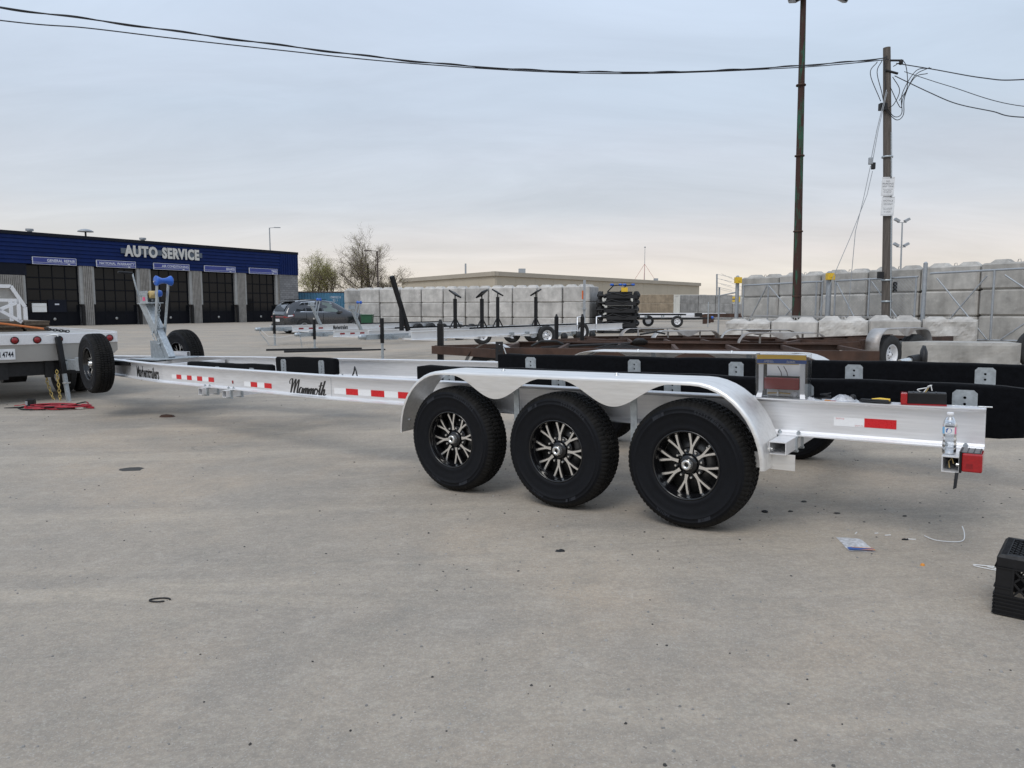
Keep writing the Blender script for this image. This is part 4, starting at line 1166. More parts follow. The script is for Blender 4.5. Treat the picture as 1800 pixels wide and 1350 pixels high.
MB().tube([(4.55,-1.55,.60),(4.45,-1.5,.68),(4.38,-1.45,.74),(4.33,-1.42,.70),(4.28,-1.4,.60)], .008, 6).build('brake_hose', BLKPL, tr)

# --- tongue, coupler, jack
MB().hollow((8.6,MID,.635), (10.75,MID,.635), .115, .15, .007).build('tongue', GALV, tr)
MB().box(10.62,11.0,MID-.075,MID+.075,.55,.70).build('coupler', BLKM, tr, bevel=.012)
MB().box(9.68,9.80,-1.17,-.98,.58,.77).box(9.68,9.80,mir(-.98),mir(-1.17),.58,.77).build('rail_nose_plate', GALV, tr)
jk = MB(); jk.bar((10.475,MID+.115,.50),(10.575,MID+.115,1.065),.072,.072,up=(1,0,0)); jo = jk.build('jack', BLKP, tr, bevel=.006)
MB().bar((10.40,MID+.115,.045),(10.478,MID+.115,.53),.052,.052,up=(1,0,0)).build('jack_leg', GALV, jo)
MB().box(10.31,10.49,MID+.03,MID+.20,.035,.047).build('jack_foot', GALV, jo)
MB().bar((10.54,MID+.03,.62),(10.54,MID+.115,.62),.13,.14,up=(0,0,1)).build('jack_mount', GALV, jo)
MB().cyl((10.43,MID+.06,.36),(10.43,MID+.17,.36),.012,8).build('jack_pin', ZINC, jo)
MB().tube([(10.575,MID+.115,1.06),(10.577,MID+.115,1.095),(10.62,MID+.16,1.10),(10.66,MID+.33,1.07),(10.70,MID+.48,1.075)], .011, 6).build('jack_crank', WHITE, jo)
MB().cyl((10.70,MID+.48,1.075),(10.73,MID+.58,1.075),.016,8).build('crank_grip', BLKPL, jo)
# spare carriers
MB().hollow((8.27,-.66,.745),(8.27,mir(-.66)-.1,.745),.06,.06,.005).build('spare_carrier', BLKM, tr)
MB().box(7.86,8.27,-.80,-.745,.72,.775).build('spare_bracket', BLKM, tr)
MB().hollow((8.02,-1.70,.80),(8.62,-1.70,.80),.05,.075,.005).build('spare_bracket', ALU, tr)
MB().bar((8.95,-.99,.76),(8.72,-.93,.60),.012,.05).bar((8.62,-.90,.76),(8.74,-.93,.60),.012,.05).cyl((8.735,-.925,.74),(8.735,-.925,.57),.008,6).build('spare_brace', GALV, tr)

# --- winch post
wp_ = MB(); wp_.bar((7.64,MID,.782),(8.10,MID,1.435),.095,.095,up=(1,0,0)); pst = wp_.build('winch_post', GALV, tr, bevel=.006)
MB().prism([(7.70,.79),(8.02,.79),(8.02,1.02),(7.83,1.02)], (0,MID+.055,0), (1,0,0), (0,0,1), (0,.006,0)).prism([(7.70,.79),(8.02,.79),(8.02,1.02),(7.83,1.02)], (0,MID-.061,0), (1,0,0), (0,0,1), (0,.006,0)).build('gusset_plate', GALV, pst)
MB().box(7.48,8.10,MID-.30,MID+.30,.780,.792).build('base_plate', GALV, pst)
MB().bar((7.90,MID,1.15),(8.18,MID,1.545),.115,.13,up=(1,0,0)).build('winch_sleeve', GALV, pst, bevel=.006)
MB().box(7.90,8.20,MID-.10,MID+.10,1.512,1.524).build('winch_plate', GALV, pst)
MB().box(7.98,8.17,MID-.085,MID-.075,1.52,1.68).box(7.98,8.17,MID+.065,MID+.075,1.52,1.68).box(7.98,8.17,MID-.075,MID+.065,1.52,1.53).cyl((8.08,MID-.07,1.62),(8.08,MID+.07,1.62),.055,12).build('winch', GALV, pst, bevel=.002)
MB().lathe([(.02,-.045),(.05,-.045),(.05,.045),(.02,.045)], 16, 0, Matrix.Translation((7.97,MID,1.63))).build('winch_strap', BRASS, pst)
MB().tube([(8.12,MID+.08,1.62),(8.12,MID+.12,1.62),(8.20,MID+.13,1.92)], .011, 6).cyl((8.20,MID+.13,1.92),(8.20,MID+.32,1.93),.017,8,1).build('winch_crank', [GALV, BLKPL], pst)
MB().box(8.03,8.09,MID+.076,MID+.079,1.55,1.60).build('warning_tag', PINK, pst)
for s_ in (-1,1):
    MB().bar((7.86,MID+s_*.062,1.10),(7.70,MID+s_*.078,1.80),.010,.05,up=(1,0,0)).build('roller_arm', GALV, pst)
MB().cyl((7.70,MID-.125,1.79),(7.70,MID+.125,1.79),.010,8).build('roller_pin', ZINC, pst)
MB().lathe([(.012,-.108),(.058,-.108),(.067,-.100),(.063,-.085),(.046,-.055),(.036,-.025),(.033,0),(.036,.025),(.046,.055),(.063,.085),(.067,.100),(.058,.108),(.012,.108)], 24, 0, Matrix.Translation((7.68,MID,1.80))).build('bow_roller', BLUE_R, pst)
MB().lathe([(.012,-.03),(.042,-.03),(.046,0),(.042,.03),(.012,.03)], 18, 0, Matrix.Translation((7.82,MID,1.64))).build('strap_roller', BLUE_R, pst)
def chain(pts, link, wr, name, material, parent):
    m_ = MB(); P_ = [Vector(p) for p in pts]; seg = []
    for a, b_ in zip(P_[:-1], P_[1:]):
        n_ = max(1, int((b_-a).length/(link*.72)))
        for i_ in range(n_): seg.append((a.lerp(b_, (i_+.5)/n_), (b_-a).normalized()))
    for k, (c_, d_) in enumerate(seg):
        sd = d_.orthogonal().normalized(); 
        if k % 2: sd = d_.cross(sd)
        lp = []
        for i_ in range(10):
            t = 2*PI*i_/10; lp.append(c_+d_*(link*.5*math.cos(t))+sd*(link*.30*math.sin(t)))
        m_.tube(lp, wr, 4, closed=True)
    return m_.build(name, material, parent)
chain([(7.80,MID+.01,1.50),(7.84,MID+.02,1.30),(7.86,MID+.02,1.10),(7.78,MID+.07,.98),(7.86,MID+.08,1.02),(7.93,MID+.08,1.14)], .042, .0042, 'bow_chain', GALV, pst)
chain([(10.95,MID+.18,.66),(10.90,MID+.19,.35),(10.80,MID+.16,.06),(10.6,MID+.1,.03)], .062, .0065, 'safety_chain', GOLD, tr)
chain([(10.66,MID+.14,.55),(10.62,MID+.15,.30),(10.60,MID+.15,.03),(10.45,MID+.22,.03)], .062, .0065, 'safety_chain', GOLD, tr)

# --- mounted tail light on the rear tube
tlm = MB(); tlm.box(-1.485,-1.398,-.215,-.082,.492,.585)
tlo = tlm.build('tail_light', LENS, tl, bevel=.008)
MB().box(-1.446,-1.418,-.0822,-.0808,.512,.536).build('lens_reflector', LENS_D, tl)
MB().box(-1.398,-1.388,-.22,-.080,.486,.592).build('light_base', BLKPL, tl)
MB().box(-1.478,-1.398,-.213,-.090,.5855,.590).build('light_lid', mat('grey_lens_top',(.07,.07,.075),.4), tl)
for i_ in range(3): MB().box(-1.475+.026*i_,-1.471+.026*i_,-.212,-.092,.590,.5915).build('lid_rib', BLKPL, tl)
MB().add([(-1.372,-.083,.486),(-1.388,-.083,.486),(-1.383,-.060,.415),(-1.368,-.060,.405),(-1.372,-.086,.486),(-1.388,-.086,.486),(-1.383,-.063,.415),(-1.368,-.063,.405)],
         [(0,1,2,3),(7,6,5,4),(0,4,5,1),(1,5,6,2),(2,6,7,3),(3,7,4,0)]).build('rubber_flap', BLKPL, tl)
MB().cyl((-1.39,-.09,.525),(-1.375,-.09,.525),.008,8).cyl((-.49,-.095,.52),(-.475,-.10,.52),.010,8).build('bolt', ZINC, tl)
MB().tube([(-1.345,-.12,.50),(-1.34,-.13,.53),(-1.355,-.12,.55),(-1.36,-.14,.52)], .003, 5).build('light_wire', WIREY, tl)
# ================================================================ OTHER TRAILERS, VEHICLES, POLES
def simple_tyre(r=.36, w=.21, hole=.19, seg=36):
    m_ = MB()
    h = w/2
    m_.lathe([(hole,h*.75),(hole+.03,h*.97),(r*.84,h),(r*.95,h*.85),(r,h*.6),(r-.006,h*.36),(r,h*.34),(r,h*.05),(r-.006,h*.03),(r-.006,-.03*h),(r,-.05*h),(r,-h*.34),(r-.006,-h*.36),(r,-h*.6),(r*.95,-h*.85),(r*.84,-h),(hole+.03,-h*.97),(hole,-h*.75)], seg, 0, closed_ends=False)
    return m_.mesh('tyre', OLDTYRE)
STYRE = simple_tyre()
def simple_rim(r=.19, mat_=None):
    m_ = MB()
    m_.lathe([(r+.006,.085),(r,.095),(r-.012,.085),(r-.02,.03),(r-.05,.012),(.075,.03),(.07,.042),(.045,.045),(.04,.07),(.0,.075)], 24, 0, closed_ends=False)
    m_.lathe([(r,-.09),(.0,-.06)], 24, 0, closed_ends=False)
    for k in range(5):
        a = 2*PI*k/5; m_.cyl((.058*math.cos(a),.035,.058*math.sin(a)),(.058*math.cos(a),.058,.058*math.sin(a)),.009,6,1)
        a += .6; 
        m_.lathe([(0,0),(.020,0),(.020,.002),(0,.002)], 8, 1, Matrix.Translation((.125*math.cos(a),.0225,.125*math.sin(a))))
    return m_.mesh('rim', [mat_ or WHITEP, BLKM])
SRIM = simple_rim()
SRIM_A = simple_rim(.19, ALU)
def swheel(parent, loc, flip=False, s=1.0, rim=None, name='wheel'):
    M_ = Matrix.Translation(loc) @ (Matrix.Rotation(PI,4,'Z') if flip else Matrix.Identity(4)) @ Matrix.Scale(s,4)
    w = obj(name, rim or SRIM, parent, M=M_); obj('tyre', STYRE, w); return w

def smooth_path(P_, n=6):
    P_ = [Vector(p) for p in P_]; P_ = [P_[0]*2-P_[1]]+P_+[P_[-1]*2-P_[-2]]; out = []
    for i_ in range(1, len(P_)-2):
        a, b_, c_, e_ = P_[i_-1], P_[i_], P_[i_+1], P_[i_+2]
        for s_ in range(n):
            t = s_/n; out.append(.5*((2*b_)+(c_-a)*t+(2*a-5*b_+4*c_-e_)*t*t+(3*b_-a-3*c_+e_)*t**3))
    out.append(P_[-2]); return out

LOTA = math.atan2(LOT.y, LOT.x)
def heading_frame(x, y, d_, z=None, pitch=0):
    """local x along d (towards the trailer's nose), y to its left"""
    d_ = Vector((d_[0], d_[1], pitch)).normalized()
    return frame((x, y, zg(x, y) if z is None else z), d_, Vector((-d_.y, d_.x, 0)))
# --- three bright aluminium boat trailers, noses towards the camera's left; x measured back from the jack
def bg_trailer(x, y, label, L_=10.5, lettered=True, half=.62, name='boat_trailer', winch=True, jack_h=1.05, zr=.50, rh=.20, axles=(7.1,7.95), wheels_on=True, dirv=None):
    t_ = thing(name, label, 'trailer', M=frame((x, y, zg(x, y)), dirv or LOT, Vector((-LOT.y, LOT.x, 0))), group='boat trailers parked in the yard')
    # local x runs back from the nose, y to the far left side, near side is -y
    for s_ in (-1,1):
        pts = [(.38, s_*half), (L_, s_*half)]
        ibeam(pts, zr, zr+rh, .09).build('side_rail', ALUB, t_)
    MB().hollow((-.55,0,zr+.09),(1.1,0,zr+.09),.10,.13,.006).build('tongue', GALV, t_)
    MB().lathe([(0,-.10),(.055,-.10),(.07,-.04),(.055,.02),(.07,.06),(.05,.12),(0,.12)],14,0,Matrix.Translation((-.62,0,zr+.10))@Matrix.Rotation(PI/2,4,'Z')).build('coupler', GALV, t_)
    MB().box(.44,.50,-half+.01,half-.01,zr+.05,zr+.12).build('nose_bar', GALV, t_)
    MB().box(.30,.62,-.10,.10,zr,zr+.03).build('nose_plate', GALV, t_)
    jk_ = MB().bar((0,-.10,zr-.08),(0,-.10,jack_h),.075,.075).build('jack', BLKP, t_, bevel=.006)
    MB().bar((0,-.10,.02),(0,-.10,zr-.05),.05,.05).build('jack_leg', GALV, jk_)
    MB().box(-.09,.09,-.19,-.01,.0,.012).build('jack_foot', GALV, jk_)
    MB().cyl((0,-.10,jack_h),(0,-.10,jack_h+.05),.03,8).build('jack_cap', ZINC, jk_)
    for u in (1.8,3.4,5.0,6.3,8.8,L_-.3):
        hw = half+.03
        MB().hollow((u,-hw,zr-.04),(u,hw,zr-.04),.07,.07,.005).build('cross_member', ALUB, t_)
    for u in axles:
        MB().bar((u,-half,.38),(u,half,.38),.07,.07).build('axle_tube', GALV, t_)
        for s_ in (-1,1):
            if wheels_on: swheel(t_, (u, s_*(half+.17), .35), flip=s_ < 0, s=.95, rim=SRIM_A)
            MB().box(u-.09,u+.09,s_*half-.05,s_*half+.05,.40,zr-.002).build('axle_bracket', GALV, t_)
    for s_ in (-1,1):
        MB().box(4.6,L_-.3,s_*.45-.04,s_*.45+.04,zr+.10,zr+.22).build('bunk', CARPET, t_)
    if winch:
        w_ = MB().bar((2.3,0,zr+.15),(1.85,0,zr+.95),.09,.09,up=(1,0,0)).build('winch_post', GALV, t_)
        MB().box(1.72,2.0,-.09,.09,zr+.93,zr+.95).box(1.75,1.93,-.07,-.06,zr+.95,zr+1.07).box(1.75,1.93,.06,.07,zr+.95,zr+1.07).build('winch', GALV, w_)
        for s_ in (-1,1): MB().bar((2.05,s_*.06,zr+.60),(2.22,s_*.08,zr+1.18),.012,.05,up=(1,0,0)).build('roller_arm', GALV, w_)
        MB().lathe([(.012,-.10),(.05,-.10),(.06,-.09),(.045,-.05),(.032,0),(.045,.05),(.06,.09),(.05,.10),(.012,.10)],14,0,Matrix.Translation((2.22,0,zr+1.18))).build('bow_roller', BLUE_R, w_)
    if lettered:
        # runs of tape and the name on the near, tapering, part of the rail
        def nw(s_): return frame((s_, -half-.0055, zr+rh/2), (1,0,0), (0,0,1))
        for a, m2 in ((.45,WHT_T),(.67,DRED_T),(.92,WHT_T),(1.14,DRED_T),(1.39,WHT_T),(1.61,DRED_T)):
            MB().box(0,.22,-.028,.028,0,.001).build('reflective_tape', m2, t_, M=nw(a))
        f0 = frame((2.72,-half-.0055,zr+rh/2), (1,0,0), (0,0,1))
        text('lettering', 'Mayhemtrailers', VINYL_K, t_, f0 @ Matrix.Translation((0,0,.001)), size=.22, xs=.56, bold=.008)
        for a, m2 in ((3.9,WHT_T),(4.6,WHT_T),(4.85,DRED_T),(6.2,DRED_T)):
            MB().box(a,a+.24,-half-.0065,-half-.0055,zr+rh/2-.028,zr+rh/2+.028).build('reflective_tape', m2, t_)
    return t_
A_ = bg_trailer(-8.72,27.0, 'aluminium boat trailer standing nearest the grey car, blue roller on its post', jack_h=1.12)
chain([(-.6,0,.62),(-.62,-.1,.45),(-.45,-.25,.15),(-.40,-.3,.02)], .06, .006, 'safety_chain', GALV, A_)
MB().tube([(-.55,0,.62),(-.45,-.3,.35),(-.1,-.5,.30),(1.2,-.4,.42)], .008, 5).build('trailer_cable', WHITE, A_)
B_ = bg_trailer(-6.79,25.2, 'middle aluminium boat trailer with blue roller, coupler beside the black bars', zr=.38, jack_h=.98)
chain([(-.6,0,.62),(-.6,-.1,.35),(-.55,-.1,.05)], .06, .006, 'safety_chain', GALV, B_)
C_ = bg_trailer(-3.52,19.66, 'nearest parked aluminium trailer with black pad stands and a leaning black post', L_=13.2, lettered=False, winch=False, half=.78, jack_h=1.10, zr=.52, rh=.225, axles=(8.1,9.15,10.2), wheels_on=False)
# bow props and padded stands of that trailer
MB().bar((1.25,.1,.74),(.62,.1,2.22),.09,.11,up=(1,0,0)).build('bow_prop', BLKP, C_)
MB().bar((.98,.1,.74),(.98,.1,1.42),.09,.09,up=(1,0,0)).build('bow_strut', BLKP, C_)
for u, s_, zt, tlt in ((4.01,1,1.77,.55),(3.79,-1,1.76,-.65),(6.34,1,1.85,.5),(6.86,-1,1.85,-.5)):
    y_ = s_*.60; ps = MB().bar((u,y_,.72),(u,y_,zt-.12),.085,.085).build('pad_stand', BLKP, C_)
    MB().cyl((u,y_,zt-.12),(u,y_,zt+.01),.02,8).build('pad_screw', BLKM, ps)
    MB().box(-.19,.19,-.15,.15,-.025,.025).build('pad', BLKPL, ps, M=Matrix.Translation((u,y_,zt+.03)) @ Matrix.Rotation(tlt,4,'X') @ Matrix.Rotation(.25*s_,4,'Y'), bevel=.01)
    MB().bar((u-.28,y_,.74),(u-.02,y_,1.05),.03,.03).bar((u+.28,y_,.74),(u+.02,y_,1.05),.03,.03).build('stand_brace', BLKM, ps)
for u in (8.1,9.15,10.2):
    for s_ in (-1,1):
        MB().lathe([(0,-.07),(.14,-.07),(.15,-.03),(.15,.04),(.10,.07),(.05,.12),(0,.12)],16,0,Matrix.Translation((u,s_*1.0,.36))@Matrix.Rotation(0 if s_ > 0 else PI,4,'Z')).build('hub_drum', BLKM, C_)
for u in (5.1,6.0): MB().box(u-.1,u+.1,-.84,-.70,.50,.595).build('u_bolt_clamp', GALV, C_)
for u in (9.4,10.9): MB().tube([(u,-.80,.45),(u,-.80,1.02),(u+.35,-.80,1.04)], .025, 6).build('guide_bar', ALU, C_)
# wheels left standing and lying about behind trailer C
def loose_wheel(x, y, az, label, s=1.0, rim=None):
    w_ = thing('stray_wheel', label, 'wheel', (x, y, zg(x,y)), az)
    r_ = swheel(w_, (0,0,.36*s), s=s, rim=rim); r_.name = 'rim'
    return w_
lw = loose_wheel(2.52,27.25, R(215), 'single wheel with white rim standing at the end of the pad-stand trailer', .98)
tag(MB().box(-.22,.22,-.12,.12,0,.10).bar((.1,-.02,.10),(.2,-.02,.26),.08,.06).build('wheel_chock', YEL, loc=(2.25,26.85,zg(2.3,26.9)), rot=(0,0,.5), bevel=.02), 'yellow wheel chock under the standing wheel', 'wheel chock')
for i_, (x, y, a, lb) in enumerate(((-1.05,26.3,200,'dark wheel half hidden under the pad-stand trailer, leftmost of four'), (.0,27.4,205,'second dark wheel from the left under the pad-stand trailer'), (.75,27.6,210,'third dark wheel from the left under the pad-stand trailer'), (1.15,24.9,205,'dark wheel behind the black jack post, rightmost of four'))):
    loose_wheel(x, y, R(a), lb, .92, SRIM_A if i_ else SRIM)
# black bars on the ground
for (x0,y0,x1,y1,lb) in ((-7.9,23.75,-5.0,24.6,'longer thin black steel bar lying by the jacks, the far one'), (-7.05,22.85,-4.1,23.9,'thick black steel bar lying on the yard, the near one')):
    tag(MB().bar((0,0,.03),(x1-x0,y1-y0,.03),.10,.06).bar((.0,0,.061),((x1-x0),(y1-y0),.061),.03,.01).build('steel_bar', BLKM, loc=(x0,y0,zg(x0,y0)-.003), bevel=.004), lb, 'steel bar')
tag(MB().lathe([(0,0),(.05,.0),(.05,.05),(.03,.06),(0,.06)],8,0,Matrix.Rotation(PI/2,4,'X')).build('debris_lump', BLKM, loc=(-2.55,23.9,zg(-2.5,23.9))), 'small black lump on the yard near the pad-stand trailer', 'debris')

# --- grey SUV (local x forward, y left)
def suv():
    Mv = frame((-11.24,38.63,zg(-11.2,38.6)), (.75,.66,0), (-.66,.75,0))
    # origin: ground below the rear axle on the centre line
    c_ = thing('parked_car', 'dark grey SUV parked in front of the blue container', 'car', M=Mv)
    X = [-.98,-.96,-.90,-.75,-.45,.0,.6,1.2,1.8,2.3,2.75,3.2,3.55,3.74,3.80]
    zb = [.52,.42,.34,.30,.28,.26,.25,.25,.25,.26,.27,.29,.33,.42,.52]
    zw = [.92,.98,1.02,1.06,1.08,1.08,1.07,1.06,1.05,1.03,1.01,.97,.90,.82,.74]     # shoulder
    zt = [.98,1.06,1.14,1.42,1.62,1.70,1.735,1.73,1.66,1.40,1.14,1.06,.98,.88,.78]     # top on the centre line
    hw = [.72,.82,.88,.93,.955,.965,.965,.965,.965,.965,.96,.945,.90,.82,.70]
    hr = [.66,.74,.78,.74,.70,.69,.68,.67,.66,.70,.78,.80,.78,.72,.62]                  # half width at the top edge
    import bisect
    def itp(a, x):
        i_ = min(max(bisect.bisect(X, x)-1, 0), len(X)-2); t = (x-X[i_])/(X[i_+1]-X[i_]); return a[i_]+(a[i_+1]-a[i_])*t
    def sec(x, s_=1):
        b_, w, t, h, r_ = (itp(a, x) for a in (zb, zw, zt, hw, hr))
        return [(h*.80,b_),(h*.97,b_+.06),(h,b_+.25),(h*.985,(b_+w)*.55),(h,w-.06),(h*.975,w),(h*.975+(r_-h*.975)*.5,w+(t-w)*.5),(r_,t-.055 if t-w > .2 else t-.02),(r_*.86,t-.012),(r_*.5,t),(0,t+.004)]
    xs = [X[0]+(X[-1]-X[0])*i_/56 for i_ in range(57)]
    m_ = MB(); S = [sec(x) for x in xs]; k = len(S[0])
    vs_ = []
    for x, s_ in zip(xs, S): vs_ += [(x, y, z) for y, z in s_]+[(x, -y, z) for y, z in s_[-2::-1]]
    kk = 2*k-1; fs = []
    for i_ in range(56):
        for j_ in range(kk-1): fs.append((i_*kk+j_, (i_+1)*kk+j_, (i_+1)*kk+j_+1, i_*kk+j_+1))
        fs.append((i_*kk, i_*kk+kk-1, (i_+1)*kk+kk-1, (i_+1)*kk))
    m_.add(vs_, fs, 0, True); m_.add(vs_[:kk], [tuple(range(kk))]); m_.add(vs_[-kk:], [tuple(range(kk))[::-1]])
    body = m_.build('body', CARP, c_)
    def gl(name, mat_, quads, off=.006):
        """patch on the cabin side: list of (x, f) with f from shoulder 0 to roof edge 1"""
        for s_ in (1,-1):
            mm = MB(); out = []
            for x, f in quads:
                q = sec(x); a, b_ = q[5], q[7]; y = a[0]+(b_[0]-a[0])*f; z = a[1]+(b_[1]-a[1])*f
                out.append((x, s_*(y+off), z))
            mm.add(out, [tuple(range(len(out))) if s_ < 0 else tuple(range(len(out)))[::-1]]); mm.build(name, mat_, c_)
    gl('window_trim', CHROME, [(-.52,.06),(.0,.05),(1.2,.06),(2.14,.08),(2.10,.20),(1.62,.93),(.6,.96),(-.02,.93),(-.40,.55)], .004)
    gl('quarter_window', CARGL, [(-.42,.12),(.10,.12),(.10,.88),(.0,.86),(-.32,.52)], .009)
    gl('door_window', CARGL, [(.17,.12),(1.02,.12),(1.02,.90),(.17,.89)], .009)
    gl('door_window', CARGL2, [(1.12,.12),(2.02,.14),(1.96,.24),(1.56,.88),(1.12,.90)], .009)
    # rear screen, hatch furniture
    def rear(name, mat_, pts, off=.012):
        mm = MB(); o_ = []
        for y, z in pts: 
            # x of the tail surface at height z
            x = -.98+.0
            for i_ in range(len(X)-1):
                if zt[i_] <= z <= zt[i_+1]: x = X[i_]+(X[i_+1]-X[i_])*(z-zt[i_])/(zt[i_+1]-zt[i_]); break
            o_.append((x-off, y, z))
        mm.add(o_, [tuple(range(len(o_)))[::-1]]); mm.build(name, mat_, c_)
    rear('rear_window', CARGL, [(-.58,1.16),(.58,1.16),(.60,1.40),(.55,1.58),(-.55,1.58),(-.60,1.40)], .03)
    MB().box(-.62,-.30,-.62,.62,1.635,1.675).build('spoiler', CARP, c_, bevel=.015)
    MB().box(-1.005,-.93,-.78,.78,.84,.88).build('light_bar', LENS_D, c_, bevel=.02)
    for s_ in (-1,1):
        MB().add([(-.99,s_*.70,.80),(-.90,s_*.905,.82),(-.55,s_*.975,.90),(-.55,s_*.972,1.0),(-.88,s_*.90,.98),(-.98,s_*.72,.92)], [(0,1,2,3,4,5)]).build('tail_lamp', LENS_D, c_)
        MB().add([(-.87,s_*.930,.86),(-.60,s_*.979,.90),(-.60,s_*.978,.965),(-.85,s_*.925,.955)], [(0,1,2,3)]).build('reversing_lens', SIGNW, c_)
        MB().box(1.90,2.10,s_*1.0-.10,s_*1.0+.10,1.03,1.17).build('wing_mirror', CARP, c_, bevel=.03)
        MB().add([(3.35,s_*.925,.80),(3.72,s_*.80,.72),(3.74,s_*.79,.80),(3.30,s_*.935,.90)], [(0,1,2,3)]).build('head_lamp', SIGNW, c_)
        MB().box(-.2,2.55,s_*.972-.012,s_*.972+.012,.27,.36).build('sill_trim', CARB, c_)
        MB().box(-.35,1.45,s_*.58-.02,s_*.58+.02,1.735,1.76).build('roof_rail', BLKM, c_)
        for u in (0,2.85):
            ar = MB(); o_ = []; n_ = 20
            for r_ in (.435,.355):
                for i_ in range(n_+1):
                    a = PI*i_/n_; o_.append((u+r_*math.cos(a), s_*.975, .33+r_*math.sin(a)))
            ar.add(o_, [(i_, i_+1, n_+2+i_, n_+1+i_) for i_ in range(n_)]); ar.build('wheel_arch', CARB, c_)
            dk = MB(); dk.add([(u+.36*math.cos(2*PI*i_/20), s_*.971, .34+.36*math.sin(2*PI*i_/20)) for i_ in range(20)], [tuple(range(20))]); dk.build('wheel_well', CARB, c_)
            w_ = swheel(c_, (u, s_*.885, .36), flip=s_ < 0, rim=SRIM_A)
    MB().box(-1.0,-.86,-.80,.80,.34,.52).build('bumper', CARB, c_, bevel=.03)
    MB().box(-1.012,-1.0,-.26,.26,.62,.76).build('licence_plate', PLATE, c_)
    MB().box(3.70,3.83,-.6,.6,.45,.72).build('grille', CARB, c_, bevel=.02)
    for s_ in (-1,1):
        MB().box(.13,.14,s_*.968-.008,s_*.968+.008,.42,1.04).box(1.06,1.07,s_*.968-.008,s_*.968+.008,.42,1.04).build('door_seam', CARB, c_)
suv()
gb = thing('wheelie_bin', 'dark green bin at the foot of the pale wall behind the grey car', 'bin', (-7.72,39.6,0))
MB().add([(-.24,-.24,0),(.24,-.24,0),(.24,.24,0),(-.24,.24,0),(-.3,-.3,.88),(.3,-.3,.88),(.3,.3,.88),(-.3,.3,.88)],[(3,2,1,0),(4,5,6,7),(0,1,5,4),(1,2,6,5),(2,3,7,6),(3,0,4,7)]).build('tub', GREEN, gb, bevel=.02)
MB().box(-.32,.32,-.33,.31,.885,.94).build('lid', GREEN, gb, bevel=.02)

# --- flatbed tow truck, backed up to the coupler (local x forward, y left)
tkd = Vector((-.72,.69,0)).normalized()
tkM = frame((-7.25,11.13,-.11), tkd, Vector((-tkd.y, tkd.x, 0)))
tk = thing('flatbed_truck', 'aluminium flatbed truck parked at the trailer coupler, cut by the left edge', 'truck', M=tkM)
HWB = 1.22; DZ = 1.02
MB().box(.05,4.75,-HWB,HWB,DZ-.09,DZ).build('deck', ALU_D, tk)
ol = [(-HWB,DZ+.012),(HWB,DZ+.012),(HWB,DZ-.27),(HWB-.14,DZ-.40),(-HWB+.14,DZ-.40),(-HWB,DZ-.27)]
MB().prism([(y,z) for y, z in ol], (.0,0,0), (0,1,0), (0,0,1), (.045,0,0)).build('rear_apron', DIAM, tk)
MB().box(-.018,-.001,-HWB-.002,HWB+.002,DZ-.145,DZ+.014).build('rear_rail', ALU, tk, bevel=.006)
for y in (-1.10,-.38,-.09,.20,1.1):
    l_ = MB().lathe([(0,.022),(.035,.018),(.045,.008),(.050,.0),(.0,.0)], 18, 0, Matrix.Translation((-.019,y,DZ-.075)) @ Matrix.Rotation(PI/2,4,'Z')).build('marker_light', LENS_D, tk)
    MB().lathe([(.046,.0),(.056,.0),(.056,.01),(.046,.012)], 18, 0, Matrix.Translation((-.019,y,DZ-.075)) @ Matrix.Rotation(PI/2,4,'Z'), closed_ends=False).build('light_grommet', BLKPL, l_)
for s_ in (-1,1): MB().box(.05,4.75,s_*HWB-.02,s_*HWB+.02,DZ-.12,DZ+.03).build('side_rail', ALU, tk)
pl = MB().box(-.012,-.002,.20,.51,DZ-.36,DZ-.20).build('licence_plate', PLATE, tk, bevel=.004)
text('plate_number', 'AN 4744', NAVYD, pl, frame((-.0135,.355,DZ-.285), (0,-1,0), (0,0,1)), size=.115, xs=.62, bold=.002)
MB().box(.10,.30,-.95,.95,DZ-.62,DZ-.42).build('hitch_beam', BLKM, tk)
for y in (-.8,-.25,.35,.8): MB().box(.06,.12,y-.06,y+.06,DZ-.66,DZ-.36).build('hitch_plate', BLKM, tk)
for s_ in (-1,1): MB().box(.1,4.6,s_*.42-.05,s_*.42+.05,DZ-.40,DZ-.10).build('chassis_rail', BLKM, tk)
for s_ in (-1,1):
    for dy in (0,.26):
        w_ = swheel(tk, (1.15, s_*(.72+dy), .40), flip=s_ < 0, s=1.1)
MB().bar((1.15,-.75,.42),(1.15,.75,.42),.12,.12).cyl((1.15,-.16,.42),(1.15,.16,.42),.20,14).build('rear_axle', BLKM, tk)
MB().cyl((1.9,-.3,.62),(3.4,-.3,.62),.17,12).build('fuel_tank', BLKM, tk)
# headboard with cut corners and louvres
hb = [(-1.02,DZ),(1.02,DZ),(1.02,DZ+.42),(.80,DZ+.83),(-.80,DZ+.83),(-1.02,DZ+.42)]
hbo = MB().prism(hb, (4.62,0,0), (0,1,0), (0,0,1), (.03,0,0)).build('headboard', ALU_D, tk)
for (a, b_) in zip(hb, hb[1:]+hb[:1]):
    if a[1] == DZ and b_[1] == DZ: continue
    MB().bar((4.585,a[0],a[1]),(4.585,b_[0],b_[1]),.07,.06,up=(1,0,0)).build('headboard_frame', ALU, hbo)
for i_ in range(7): MB().bar((4.60,-.35,DZ+.28+.07*i_),(4.60,.5,DZ+.28+.07*i_),.03,.02).build('louvre', ALU, hbo)
